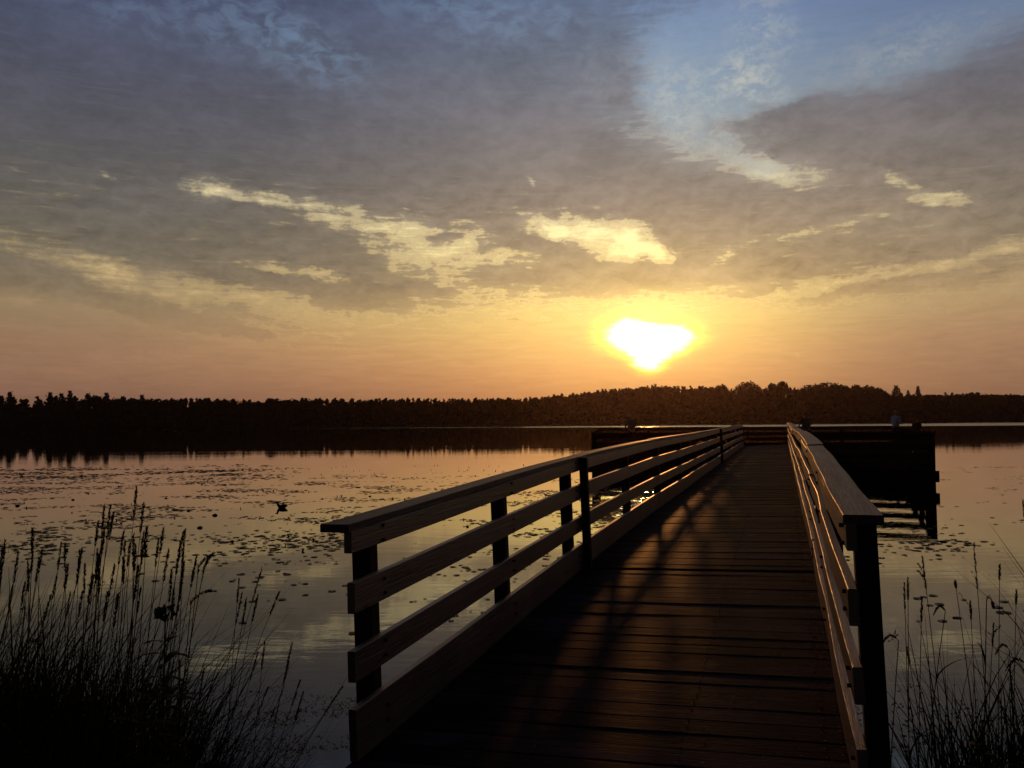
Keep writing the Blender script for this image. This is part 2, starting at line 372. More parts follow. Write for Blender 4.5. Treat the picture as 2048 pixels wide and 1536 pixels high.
# water
def water_mat():
    mt, t, b = new_mat('lake_water')
    def n(k, **kw):
        x = t.nodes.new(k)
        for a, v in kw.items(): setattr(x, a, v)
        return x
    l = t.links.new
    b.inputs['Base Color'].default_value = (0.010, 0.009, 0.007, 1)
    b.inputs['IOR'].default_value = 1.333
    b.inputs['Specular IOR Level'].default_value = 0.5
    g = n('ShaderNodeNewGeometry')
    sp = n('ShaderNodeSeparateXYZ'); l(g.outputs['Position'], sp.inputs[0])
    # wind-ruffled strip in front of the far shore, tapering towards the left bank
    edge = n('ShaderNodeMath', operation='MULTIPLY_ADD'); l(sp.outputs[0], edge.inputs[0]); edge.inputs[1].default_value = 0.0; edge.inputs[2].default_value = 178.0
    nn = n('ShaderNodeTexNoise'); nn.inputs['Scale'].default_value = 0.03; nn.inputs['Detail'].default_value = 4
    mpn = n('ShaderNodeMapping'); mpn.inputs[3].default_value = (1, 3, 1); l(g.outputs['Position'], mpn.inputs[0]); l(mpn.outputs[0], nn.inputs['Vector'])
    ee = n('ShaderNodeMath', operation='MULTIPLY_ADD'); l(nn.outputs['Fac'], ee.inputs[0]); ee.inputs[1].default_value = 14.0
    lx = n('ShaderNodeMath', operation='MULTIPLY_ADD'); l(sp.outputs[0], lx.inputs[0]); lx.inputs[1].default_value = -0.36; lx.inputs[2].default_value = 36.0
    lm = n('ShaderNodeMath', operation='MAXIMUM'); l(lx.outputs[0], lm.inputs[0]); lm.inputs[1].default_value = 0.0
    la = n('ShaderNodeMath', operation='ADD'); l(lm.outputs[0], la.inputs[0]); l(edge.outputs[0], la.inputs[1]); l(la.outputs[0], ee.inputs[2])
    df = n('ShaderNodeMath', operation='SUBTRACT'); l(sp.outputs[1], df.inputs[0]); l(ee.outputs[0], df.inputs[1])
    mr = n('ShaderNodeMapRange', interpolation_type='SMOOTHSTEP'); mr.inputs[1].default_value = -4; mr.inputs[2].default_value = 5; mr.inputs[3].default_value = 0.0; mr.inputs[4].default_value = 1.0
    l(df.outputs[0], mr.inputs[0])
    rg = n('ShaderNodeMapRange'); rg.inputs[3].default_value = 0.0; rg.inputs[4].default_value = 0.25
    l(mr.outputs[0], rg.inputs[0]); l(rg.outputs[0], b.inputs['Roughness'])
    # ripples, long crests across the view
    mp = n('ShaderNodeMapping'); mp.inputs[2].default_value = (0, 0, R(8)); mp.inputs[3].default_value = (0.8, 2.4, 1)
    l(g.outputs['Position'], mp.inputs[0])
    w1_ = n('ShaderNodeTexNoise'); w1_.inputs['Scale'].default_value = 1.5; w1_.inputs['Detail'].default_value = 4; w1_.inputs['Roughness'].default_value = 0.5
    l(mp.outputs[0], w1_.inputs['Vector'])
    w2_ = n('ShaderNodeTexNoise'); w2_.inputs['Scale'].default_value = 0.22; w2_.inputs['Detail'].default_value = 3
    l(mp.outputs[0], w2_.inputs['Vector'])
    s = n('ShaderNodeMath', operation='MULTIPLY_ADD'); l(w2_.outputs['Fac'], s.inputs[0]); s.inputs[1].default_value = 0.8; l(w1_.outputs['Fac'], s.inputs[2])
    # patches of livelier and glassier water
    pat = n('ShaderNodeTexNoise'); pat.inputs['Scale'].default_value = 0.12; pat.inputs['Detail'].default_value = 3
    mpp = n('ShaderNodeMapping'); mpp.inputs[3].default_value = (0.5, 2.0, 1); l(g.outputs['Position'], mpp.inputs[0]); l(mpp.outputs[0], pat.inputs['Vector'])
    pm = n('ShaderNodeMapRange'); pm.inputs[1].default_value = 0.35; pm.inputs[2].default_value = 0.65; pm.inputs[3].default_value = 0.25; pm.inputs[4].default_value = 1.0
    l(pat.outputs['Fac'], pm.inputs[0])
    dd = n('ShaderNodeMath', operation='MULTIPLY_ADD'); l(sp.outputs[1], dd.inputs[0]); dd.inputs[1].default_value = 0.016; dd.inputs[2].default_value = 1.0
    dv_ = n('ShaderNodeMath', operation='DIVIDE'); dv_.inputs[0].default_value = 0.5; l(dd.outputs[0], dv_.inputs[1])
    bs = n('ShaderNodeMath', operation='MULTIPLY'); l(pm.outputs[0], bs.inputs[0]); l(dv_.outputs[0], bs.inputs[1])
    bp = n('ShaderNodeBump'); bp.inputs['Distance'].default_value = 0.006
    im = n('ShaderNodeMath', operation='SUBTRACT'); im.inputs[0].default_value = 1.0; l(mr.outputs[0], im.inputs[1])
    bs2 = n('ShaderNodeMath', operation='MULTIPLY'); l(bs.outputs[0], bs2.inputs[0]); l(im.outputs[0], bs2.inputs[1])
    l(bs2.outputs[0], bp.inputs['Strength']); l(s.outputs[0], bp.inputs['Height']); l(bp.outputs[0], b.inputs['Normal'])
    return mt
M_WATER = water_mat()

# ------------------------------------------------------------------ mesh helpers
class MB:
    def __init__(self):
        self.v = []; self.f = []; self.a = []
        self.cur = 0.0
    def add(self, vs_, fs_):
        o = len(self.v)
        self.v.extend([tuple(p) for p in vs_])
        for f in fs_:
            self.f.append([i + o for i in f]); self.a.append(self.cur)
    def box(self, x0, x1, y0, y1, z0, z1):
        self.add([(x0, y0, z0), (x1, y0, z0), (x1, y1, z0), (x0, y1, z0), (x0, y0, z1), (x1, y0, z1), (x1, y1, z1), (x0, y1, z1)],
                 [(0, 3, 2, 1), (4, 5, 6, 7), (0, 1, 5, 4), (1, 2, 6, 5), (2, 3, 7, 6), (3, 0, 4, 7)])
    def quad(self, a, b, c, d):
        self.add([a, b, c, d], [(0, 1, 2, 3)])
    def sweep(self, pts, frames, w, h, bev=0.004):
        """rectangular bevelled section w (side) x h (up) along pts; frames: (side, up) per point"""
        sec = [(-w / 2 + bev, -h / 2), (w / 2 - bev, -h / 2), (w / 2, -h / 2 + bev), (w / 2, h / 2 - bev), (w / 2 - bev, h / 2), (-w / 2 + bev, h / 2), (-w / 2, h / 2 - bev), (-w / 2, -h / 2 + bev)]
        vs_ = []
        for p, (sd_, up_) in zip(pts, frames):
            for a, b in sec:
                vs_.append(p + sd_ * a + up_ * b)
        fs_ = []
        n = len(pts)
        for i in range(n - 1):
            for k in range(8):
                k2 = (k + 1) % 8
                fs_.append((i * 8 + k, i * 8 + k2, i * 8 + 8 + k2, i * 8 + 8 + k))
        fs_.append(tuple(reversed(range(8))))
        fs_.append(tuple((n - 1) * 8 + k for k in range(8)))
        self.add(vs_, fs_)
    def tube(self, pts, rads, seg=6):
        n = len(pts)
        vs_ = []
        for i, p in enumerate(pts):
            d = (pts[min(i + 1, n - 1)] - pts[max(i - 1, 0)]).normalized()
            a = d.orthogonal().normalized(); b = d.cross(a)
            for k in range(seg):
                t = 2 * math.pi * k / seg
                vs_.append(p + (a * math.cos(t) + b * math.sin(t)) * rads[i])
        fs_ = []
        for i in range(n - 1):
            for k in range(seg):
                k2 = (k + 1) % seg
                fs_.append((i * seg + k, i * seg + k2, (i + 1) * seg + k2, (i + 1) * seg + k))
        fs_.append(tuple(reversed(range(seg)))); fs_.append(tuple((n - 1) * seg + k for k in range(seg)))
        self.add(vs_, fs_)
    def mesh(self, name, smooth=False):
        me = bpy.data.meshes.new(name)
        me.from_pydata(self.v, [], self.f)
        me.update()
        if any(self.a):
            at_ = me.attributes.new('plank', 'FLOAT', 'FACE')
            at_.data.foreach_set('value', self.a)
        if smooth:
            for p in me.polygons: p.use_smooth = True
        return me
    def build(self, name, mat, parent=None, smooth=False):
        me = self.mesh(name, smooth)
        me.materials.append(mat)
        o = bpy.data.objects.new(name, me)
        COL.objects.link(o)
        if parent: o.parent = parent
        return o
def tag(o, label=None, cat=None, group=None, kind=None):
    if label: o['label'] = label
    if cat: o['category'] = cat
    if group: o['group'] = group
    if kind: o['kind'] = kind
    return o
def empty(name, loc=(0, 0, 0), rz=0.0):
    o = bpy.data.objects.new(name, None)
    o.empty_display_size = 0.2
    o.location = loc; o.rotation_euler = (0, 0, rz)
    COL.objects.link(o)
    return o
def copy_tree(o, parent=None):
    c = o.copy(); COL.objects.link(c); c.parent = parent
    for ch in list(o.children): copy_tree(ch, c)
    return c

# ------------------------------------------------------------------ water and far ground
def grid_sheet(name, xs, ys, zf, mat):
    mb = MB()
    vs_ = [(x, y, zf(x, y)) for y in ys for x in xs]
    nx = len(xs)
    fs_ = [(j * nx + i, j * nx + i + 1, (j + 1) * nx + i + 1, (j + 1) * nx + i) for j in range(len(ys) - 1) for i in range(nx - 1)]
    mb.add(vs_, fs_)
    return mb.build(name, mat, None, True)
w_mb = MB(); w_mb.quad((-450, -120, 0), (450, -120, 0), (450, 420, 0), (-450, 420, 0))
tag(w_mb.build('lake_water', M_WATER), 'calm lake water mirroring the sunset sky', 'water', kind='structure')
bed = MB(); bed.quad((-470, -140, -6), (470, -140, -6), (470, 480, -6), (-470, 480, -6))
tag(bed.build('ground', M_SOIL), 'ground under and around the lake', 'ground', kind='structure')

def shoreY(x):
    return 268 + 0.10 * x + 4 * math.sin(x * 0.045) + 2.5 * math.sin(x * 0.13 + 1)
# skyline of the wood, in photograph pixels
SKY = [(-500, 792), (-200, 788), (0, 792), (30, 797), (60, 802), (78, 799), (95, 793), (140, 790), (165, 798), (185, 793), (240, 795), (300, 798), (400, 798), (480, 799), (515, 804), (535, 798),
       (600, 798), (700, 799), (800, 798), (900, 798), (1000, 797), (1060, 797), (1100, 793), (1150, 788), (1200, 781), (1260, 776), (1320, 772), (1380, 775), (1450, 775),
       (1600, 775), (1700, 775), (1765, 780), (1780, 785), (1850, 787), (1950, 787), (2048, 789), (2300, 791), (2700, 796)]
def skyline(px):
    for (a, ya), (b, yb) in zip(SKY, SKY[1:]):
        if a <= px <= b:
            return ya + (yb - ya) * (px - a) / (b - a)
    return SKY[0][1] if px < SKY[0][0] else SKY[-1][1]
def px_of(x, y):
    return 1024 + F_PX * x / y
def crown_top(x, y):
    """height the wood reaches at this place"""
    return at(px_of(x, y), skyline(px_of(x, y)), y).z
def land(x, y):
    d = y - shoreY(x)
    if d < -2: return -1.0
    b = -0.3 + min(d, 3) * 0.25
    ct = crown_top(x, max(y, 200))
    hill = max(0.0, ct - 9.5) * 0.9
    k = max(0.0, min(1.0, (d - 6) / 115.0)); k = k * k * (3 - 2 * k)
    return b + hill * k + 0.5 * noise.noise(Vector((x * .03, y * .03, 0)))
xs = [-420 + i * 9 for i in range(94)]
ys = [225 + i * 3 for i in range(34)] + [330 + i * 12 for i in range(12)]
tag(grid_sheet('hill', xs, ys, land, M_HILL), 'wooded far shore rising to a low hill', 'hill', kind='structure')

# thin haze volume, added to imitate lens veiling over the trees near the sun
def haze():
    mb = MB(); mb.box(-480, 480, -150, 490, -7, 26)
    mt = bpy.data.materials.new('lens_veil_haze'); mt.use_nodes = True
    t = mt.node_tree; t.nodes.clear()
    o_ = t.nodes.new('ShaderNodeOutputMaterial'); v = t.nodes.new('ShaderNodeVolumePrincipled')
    v.inputs['Color'].default_value = (1.0, 0.72, 0.68, 1); v.inputs['Density'].default_value = 0.00006; v.inputs['Anisotropy'].default_value = 0.84
    t.links.new(v.outputs[0], o_.inputs['Volume'])
    tag(mb.build('haze', mt), 'thin haze added for the warm lens veil over the sunward trees', 'haze', kind='stuff')
haze()
# ------------------------------------------------------------------ trees
def leaf_quad(mb, c, s, rng):
    a = Vector((rng.gauss(0, 1), rng.gauss(0, 1), rng.gauss(0, 1))).normalized()
    b = a.orthogonal().normalized() * s
    d = a.cross(b.normalized()) * s * rng.uniform(0.5, 0.9)
    mb.add([c - b, c - d * .9, c + b * .9, c + d], [(0, 1, 2, 3)])
def conifer_crown(mb, h, w, rng, dens=1.0, base=Vector((0, 0, 0)), s=0.34, ragged=0.35):
    n = int(46 * dens * h / 9)
    for i in range(n):
        t = (i + rng.random()) / n
        z = h * (0.10 + 0.90 * t)
        r = w * (1 - t) ** 0.75 * rng.uniform(1 - ragged, 1.15) + 0.12
        th = rng.uniform(0, 2 * math.pi)
        steps = max(2, int(r / 0.5))
        for k in range(steps):
            q = (k + 1) / steps
            c = base + Vector((math.cos(th) * r * q, math.sin(th) * r * q, z - r * q * 0.18 + 0.15 * q * q))
            for _ in range(2):
                leaf_quad(mb, c + Vector((rng.gauss(0, .16), rng.gauss(0, .16), rng.gauss(0, .10))), s * rng.uniform(.6, 1.1), rng)
    for k in range(5):
        leaf_quad(mb, base + Vector((rng.gauss(0, .06), rng.gauss(0, .06), h * (0.97 + .012 * k))), s * .5, rng)
def round_crown(mb, h, w, rng, n=900, base=Vector((0, 0, 0)), s=0.34, lobes=16, low=0.12):
    lb = []
    for i in range(lobes):
        th = i * 2.4 + rng.uniform(-.5, .5); q = math.sqrt((i + .5) / lobes)
        r = w * rng.uniform(.24, .36)
        top = h * (1.0 - .38 * q ** 2.4) * rng.uniform(.96, 1.0)
        lb.append((Vector((math.cos(th) * q * w * .82, math.sin(th) * q * w * .82, top - r)), r))
        if i % 2: lb.append((Vector((math.cos(th) * q * w * .75, math.sin(th) * q * w * .75, h * rng.uniform(low + .12, .55))), r * 1.25))
    for i in range(n):
        c, r = lb[i % len(lb)]
        d = Vector((rng.gauss(0, 1), rng.gauss(0, 1), rng.gauss(0, 1))).normalized()
        leaf_quad(mb, base + c + d * r * rng.uniform(.5, 1.05), s * rng.uniform(.6, 1.15), rng)
def trunk_mb(h, r, rng, limbs=5, spread=2.0, top=0.8):
    mb = MB()
    pts = [Vector((0.05 * math.sin(i) * r, 0.04 * math.cos(i * 1.7), h * top * i / 5)) for i in range(6)]
    mb.tube(pts, [r * (1.25 if i == 0 else 1 - .14 * i) for i in range(6)], 7)
    for i in range(limbs):
        th = 2 * math.pi * i / limbs + rng.uniform(-.4, .4); z = h * rng.uniform(.3, .6)
        p0 = Vector((0, 0, z)); p1 = p0 + Vector((math.cos(th), math.sin(th), .9)) * spread * .5; p2 = p0 + Vector((math.cos(th) * 1.1, math.sin(th) * 1.1, 1.2)) * spread
        mb.tube([p0, p1, p2], [r * .45, r * .3, r * .1], 5)
    return mb
def tree_proto(name, kind, h, w, seed, n=900):
    rng = random.Random(seed)
    root = empty(name)
    mb = MB()
    if kind == 'spruce': conifer_crown(mb, h, w, rng, 2.4, s=.30)
    elif kind == 'pine':
        for lay in range(9):
            zc = h * (.30 + .68 * lay / 8); r = w * (1 - .86 * (lay / 8) ** 1.3) * rng.uniform(.8, 1.1)
            for j in range(int(12 + 34 * (1 - lay / 9))):
                th = rng.uniform(0, 6.28); q = r * math.sqrt(rng.random())
                for _ in range(4):
                    leaf_quad(mb, Vector((math.cos(th) * q + rng.gauss(0, .2), math.sin(th) * q + rng.gauss(0, .2), zc + q * .06 + rng.gauss(0, .26 * h / 9))), .3 * rng.uniform(.6, 1.1), rng)
    else: round_crown(mb, h, w, rng, n)
    mb.build('crown', M_CONI if kind in ('spruce', 'pine') else M_LEAF, root)
    if kind in ('spruce',): trunk_mb(h, .14, rng, 0, 1, .97).build('trunk', M_BARK, root)
    elif kind == 'pine': trunk_mb(h, .16, rng, 6, w * .7, .95).build('trunk', M_BARK, root)
    else: trunk_mb(h, .26, rng, 6, w * .55, .7).build('trunk', M_BARK, root)
    return root
protos = {
    'spruce': [tree_proto('spruce_tree', 'spruce', 9, 1.6, 11), tree_proto('spruce_tree', 'spruce', 9, 2.0, 12), tree_proto('spruce_tree', 'spruce', 9, 1.3, 13)],
    'pine': [tree_proto('pine_tree', 'pine', 9, 2.3, 21), tree_proto('pine_tree', 'pine', 9, 1.9, 22)],
    'round': [tree_proto('broadleaf_tree', 'round', 9, 3.6, 31, 2200), tree_proto('broadleaf_tree', 'round', 9, 3.0, 32, 1800), tree_proto('broadleaf_tree', 'round', 9, 5.0, 33, 3200)]}
used = set()
def place_tree(kind, px, py_top, Y, label, group=None, var=None, wide=1.0, hgt=None):
    """a tree at this bearing and distance, as tall as it stands against the sky"""
    lst = protos[kind]; i = random.randrange(len(lst)) if var is None else var % len(lst)
    p = lst[i]
    o = p if id(p) not in used else copy_tree(p)
    used.add(id(p))
    top = at(px, py_top, Y)
    gz = land(top.x, Y)
    h = top.z - gz
    if hgt: h = hgt; gz = top.z - h
    o.location = (top.x, Y, gz - 0.15)
    s = (h + .15) / 9
    o.scale = (s * wide, s * wide, s)
    o.rotation_euler = (0, 0, random.uniform(0, 6.28))
    tag(o, label, 'tree', group)
    return o
# the ones that stand out
G_L = 'pines standing out at the left end of the far shore'
place_tree('pine', 20, 787, 262, 'dark pine at the very left end of the far treeline', G_L, 0)
place_tree('spruce', 75, 794, 262, 'small pointed tree alone in the dip of the treeline at far left', G_L, 0, 1.1)
place_tree('pine', 100, 787, 262, 'pine just right of the small pointed tree at far left', G_L, 1)
place_tree('pine', 123, 789, 263, 'pine between the dip and the tallest pine at far left', G_L, 0)
place_tree('pine', 140, 784, 262, 'tallest pine at the left end of the far shore', G_L, 1, .9)
place_tree('pine', 176, 790, 264, 'rounded pine right of the tallest one at far left', G_L, 0, 1.1)
place_tree('round', 190, 788, 266, 'bushy round tree right of the tall pines at far left', G_L, 1)
place_tree('pine', 213, 788, 266, 'pine between the bushy round tree and the level treeline at far left', G_L, 1)
place_tree('pine', 284, 792, 267, 'last pine that stands above the level treeline at left', G_L, 0)
place_tree('round', 542, 794, 272, 'round tree at the step in the treeline below the left clouds', None, 1, 1.0)
G_R = 'broad trees crowning the hill behind the platform'
for px, py, w_, v_, lab in [(1441, 767, .95, 0, 'small rounded oak at the left end of the hilltop oaks'), (1496, 761, 1.05, 2, 'domed oak, second of the hilltop oaks from the left'),
        (1545, 764, .85, 0, 'left of the two crowns of the twin-topped hilltop oaks'), (1565, 760, .85, 1, 'right of the two crowns of the twin-topped hilltop oaks'),
        (1625, 767, 1.25, 2, 'left half of the widest low-domed crown on the hill'), (1655, 763, 1.35, 2, 'widest low-domed tree on the hill, right of the figure in the dark grey shirt'), (1685, 768, 1.1, 0, 'right shoulder of the widest dome on the hill'),
        (1712, 767, .9, 1, 'bumpy crown between the wide dome and the lone pines'), (1738, 769, 1.0, 0, 'bumpy low crown right of the wide dome'), (1756, 773, .9, 1, 'last rounded crown before the lone pine on the hill')]:
    place_tree('round', px, py, 380, lab, G_R, v_, w_, 12.5)
place_tree('pine', 1792, 773, 384, 'lone ragged pine above the standing person in the pale shirt', None, 0, 1.25, 11.5)
place_tree('spruce', 1816, 781, 384, 'tiny pointed treetop between the two lone ragged pines', None, 1, 1.0, 9)
place_tree('pine', 1836, 774, 386, 'smaller lone ragged pine, last to stand above the right treeline', None, 1, .95, 10)
# skyline rows
G1 = 'conifers in a row along the level left treeline'
x = 230
while x < 1050:
    if abs(x - 542) > 16:
        place_tree(random.choice(['spruce', 'round', 'round']), x, skyline(x) - random.uniform(-1.5, 2.0), random.uniform(272, 290), 'one of the many even treetops along the level treeline left of the sun', G1, None, random.uniform(.7, 1.1))
    x += random.uniform(9, 15)
G2 = 'small conifers along the slope of the hill under the sun'
x = 1052
while x < 1435:
    place_tree(random.choice(['spruce', 'round', 'pine']), x, skyline(x) - random.uniform(-1, 3.0), random.uniform(374, 386), 'one of the small pointed treetops along the hill slope under the sun', G2, None, random.uniform(.8, 1.1), 10.0)
    x += random.uniform(6, 10)
G3 = 'low treetops along the far right treeline'
x = 1855
while x < 2120:
    place_tree(random.choice(['round', 'spruce']), x, skyline(x) - random.uniform(-1, 2), random.uniform(376, 388), 'one of the low even treetops along the pale treeline at far right', G3, None, random.uniform(1.0, 1.4), 9.5)
    x += random.uniform(9, 15)
for k_, l_ in protos.items():
    for p in l_:
        if id(p) not in used: place_tree(k_, -120, 790, 266, 'one of the many even treetops along the level treeline left of the sun', G1)
# the wood itself
rngw = random.Random(5)
wood_mb = MB()
Yrow = 0
for row in range(7):
    x = -330
    while x < 380:
        y = shoreY(x) + 3 + row * (8 + 10 * max(0, min(1, (px_of(x, 300) - 950) / 200))) + rngw.uniform(-2.5, 2.5)
        ct = crown_top(x, y)
        g = land(x, y)
        frac = [0.38, 0.52, 0.66, 0.78, 0.88, 0.95, 0.97][row]
        top = max(3.0, (ct) * frac * rngw.uniform(.90, 1.03))
        if row >= 5: top = ct - rngw.uniform(-.1, .45)
        h = max(2.6, top - g)
        if h > 12: h = 12
        basev = Vector((x, y, max(g - .3, top - h)))
        if rngw.random() < (.6 if px_of(x, y) < 1450 else .2):
            conifer_crown(wood_mb, h, h * .2 + .5, rngw, .9, basev, .8, .4)
        else:
            round_crown(wood_mb, h, h * .3 + .6, rngw, 110, basev, .85, 7, .05)
        x += rngw.uniform(3.6, 5.2) * (.7 if row >= 5 else 1)
# shrubs and scrub closing the foot of the wood
x = -330
while x < 380:
    for k in range(2):
        y = shoreY(x) + .6 + k * 2.2
        round_crown(wood_mb, 3.2 + k * 1.6, 2.0, rngw, 70, Vector((x, y, -.2)), .7, 5, .0)
    x += 2.4
tag(wood_mb.build('woodland', M_CONI), 'dark mass of woodland filling the far shore below the skyline', 'woodland', kind='stuff')

# ------------------------------------------------------------------ boardwalk bridge
TH = math.atan(0.31); CT = math.cos(TH)
bridge = tag(empty('footbridge', (-0.835, 0, 0), -TH), 'long weathered timber footbridge with board railings running out to the platform', 'footbridge')
prof_pts = [(-3, -1.60), (0, -1.58), (4.0, -1.51), (8.5, -1.402), (11.0, -1.372), (13.6, -1.358), (17, -1.366), (22, -1.366), (27.5, -1.358), (44.5, -1.36)]
def prof(s):
    Y = s * CT + .316      # measured along the left railing
    P = prof_pts
    for i in range(len(P) - 1):
        if Y <= P[i + 1][0]:
            # Catmull-Rom
            p0 = P[max(i - 1, 0)][1]; p1 = P[i][1]; p2 = P[i + 1][1]; p3 = P[min(i + 2, len(P) - 1)][1]
            t = max(0, (Y - P[i][0]) / (P[i + 1][0] - P[i][0]))
            return H + .5 * ((2 * p1) + (-p0 + p2) * t + (2 * p0 - 5 * p1 + 4 * p2 - p3) * t * t + (-p0 + 3 * p1 - 3 * p2 + p3) * t ** 3)
    return H + P[-1][1]
XS = 0.028
def bp(s, t, h):
    """bridge coordinates: along, across, above the deck"""
    return Vector((t - XS * h, s, prof(s) + h + XS * t))
def S(Y, side=-1): return (Y + side * .316) / CT      # distance along the bridge of a point at depth Y on the left / right railing
SIDE = Vector((1, 0, XS)).normalized(); UPB = Vector((-XS, 0, 1)).normalized()
bl_rng = random.Random(3)
def long_board(name, s0, s1, t, h, w, hh, mat=M_RAIL, jit=0.004, lab=None, seed=None):
    rng = bl_rng
    n = max(3, int((s1 - s0) / 0.3) + 1)
    bow = rng.uniform(-1, 1) * jit * 1.3; sag = rng.uniform(-1, 1) * jit; ot = rng.uniform(-1, 1) * jit; oh = rng.uniform(-1, 1) * jit
    pts = []; fr = []
    tw0 = rng.uniform(-.02, .02); tw1 = rng.uniform(-.02, .02)
    for i in range(n):
        q = i / (n - 1); s = s0 + (s1 - s0) * q
        b = math.sin(math.pi * q)
        wob = noise.noise(Vector((s * .9, t * 7, h * 9))) * jit * .8
        pts.append(bp(s, t + ot + bow * b + wob, h + oh + sag * b))
        tw = tw0 + (tw1 - tw0) * q
        fr.append((SIDE * math.cos(tw) + UPB * math.sin(tw), UPB * math.cos(tw) - SIDE * math.sin(tw)))
    mb = MB(); mb.sweep(pts, fr, w, hh, .003)
    o = mb.build(name, mat, bridge)
    if lab: o['label'] = lab
    return o
TL, TR = -1.062, 1.045
BT = 0.038
rows = [('rail_board', 1.037 - .072, .140), ('rail_board', 1.037 - .349 + .112, .0), ('rail_board', 0, 0)]
# heights of board centres above the deck: top, second, third, kick board
HB = [0.987, 0.728, 0.430]
def railing(side, segs, h_off=0.0, cap_segs=None, jit=.004, kick_segs=None):
    t = (TL - BT / 2) if side < 0 else (TR + BT / 2)
    for hb in HB:
        for (a, b) in segs:
            a2 = a + bl_rng.uniform(-.02, .02) if a > 6 else a + bl_rng.uniform(-.01, .015)
            long_board('rail_board', S(a2, side), S(b, side) - .008, t, hb + h_off, BT, .102 if hb > .9 else .140, jit=jit)
    for (a, b) in (kick_segs or segs):
        long_board('kick_board', S(a, side), S(b, side) - .008, t, .118, BT, .232, jit=jit * .6)
    for (a, b) in (cap_segs or segs):
        tc_ = (TL - .072) if side < 0 else (TR + .072)
        long_board('cap_rail', S(a, side) - .03, S(b, side) - .033, tc_, 1.056 + h_off, .146, .038, M_CAP, jit=jit)
railing(-1, [(3.99, 8.45), (8.5, 13.6), (13.6, 18.6), (18.6, 23), (23, 27.4), (27.5, 33), (33, 38.4), (38.4, 43.5)], 0, jit=.006)
railing(1, [(3.32, 5.75), (5.75, 8.15), (8.15, 11.2), (11.2, 14.6), (14.6, 19.4), (19.4, 24), (24, 27.3), (27.3, 33), (33, 38.4), (38.4, 43.5)], .035,
        cap_segs=[(3.35, 8.1), (8.15, 14.0), (14.05, 20.2), (20.2, 27.2), (27.3, 35), (35, 43.5)], jit=.009)
def post(Y, side, w=.09, d=.14, t=None, top=1.034, bot=-1.6, lean=0.0, lab=None):
    s = S(Y, side)
    if t is None:
        d = .10 if side < 0 else .086
        t = (TL - BT - d / 2 - .004) if side < 0 else (TR + BT + d / 2 + .008)
    pts = [bp(s, t, bot), bp(s, t + lean * .3, 0), bp(s, t + lean, top)]
    mb = MB(); mb.sweep(pts, [(Vector((1, 0, 0)), Vector((0, 1, 0)))] * 3, d, w, .006)
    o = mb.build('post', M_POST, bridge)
    if lab: o['label'] = lab
    return o
for i, Y in enumerate([4.30, 6.34, 8.28, 11.4, 14.2, 17.2, 20.2, 23.4, 26.6, 30, 33.4, 36.8, 40.2, 43.2]):
    post(Y, -1, lean=bl_rng.uniform(-.012, .004))
for i, Y in enumerate([3.44, 5.8, 8.1, 11.2, 14.0, 17.2, 20.2, 23.4, 26.6, 30, 33.4, 36.8, 40.2, 43.2]):
    post(Y, 1, lean=bl_rng.uniform(-.012, .004), top=1.066)
# doubled posts inside the rail where two spans meet
for Y in (8.48, 27.45):
    for sd_, tt in ((-1, TL + .045), ):
        post(Y, sd_, .075, .075, tt, 1.066, -.25, -.01, 'square post standing inside the rail at the joint')
# bolts beside the near posts
for side, Ys in ((-1, [4.30, 6.34, 8.28]), (1, [3.44, 5.8, 8.1, 11.2])):
    for Y in Ys:
        for hb in HB + [.12]:
            for dz in (-.035, .035):
                t = TL + .001 if side < 0 else TR - .001
                p = bp(S(Y, side) + bl_rng.uniform(-.01, .01), t, hb + dz + (.035 if side > 0 and hb > .2 else 0))
                mb = MB(); mb.tube([p - SIDE * .012, p + SIDE * .012], [.0085, .0085], 8)
                mb.build('bolt', M_BOLT, bridge)
# decks, one part per span
def deck_span(Y0, Y1, pitch=.190, z=0.0, lab=None, lastgap=0.0):
    mb = MB(); s = S(Y0)
    while s < S(Y1) - pitch * .6:
        mb.cur = bl_rng.uniform(.01, .99)
        w = pitch - bl_rng.uniform(.006, .013)
        zz = bl_rng.uniform(-.004, .003); sk = bl_rng.uniform(-.004, .004); cup = bl_rng.uniform(-.012, .012)
        t0 = -1.085 - bl_rng.uniform(0, .02); t1 = 1.085 + bl_rng.uniform(0, .02)
        pts = []; fr = []
        for k in range(9):
            q = k / 8; t = t0 + (t1 - t0) * q
            ss = s + w / 2 + sk * (q - .5) * 2 + noise.noise(Vector((t * 1.3, s * 3, 0))) * .002
            pts.append(bp(ss, t, -.020 + zz + z + noise.noise(Vector((t, s * 5, 4))) * .003))
            slope = (prof(ss + .1) - prof(ss - .1)) / .2
            sdv = Vector((0, 1, slope + cup)).normalized()
            fr.append((-sdv, UPB))
        mb.sweep(pts, fr, w, .038, .005)
        s += pitch + bl_rng.uniform(-.002, .002)
    o = mb.build('deck', M_DECK, bridge)
    if lab: o['label'] = lab
    return o
deck_span(-1.2, 8.44)
deck_span(8.52, 27.3)
deck_span(27.4, 29.4, .32, .004, 'paler joint boards where the spans meet')
deck_span(29.45, 44.2)
for t in (-.95, -.32, .32, .95):
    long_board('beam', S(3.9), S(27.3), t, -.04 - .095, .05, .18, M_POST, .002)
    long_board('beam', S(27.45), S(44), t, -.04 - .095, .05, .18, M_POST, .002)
for Y in (4.3, 8.45, 14.2, 20.2, 26.6, 33.4, 40.2):
    mb = MB(); s = S(Y)
    mb.sweep([bp(s, -1.28, -.30), bp(s, 1.28, -.30)], [(Vector((0, 1, 0)), UPB)] * 2, .07, .14, .005)
    mb.build('cross_beam', M_POST, bridge)
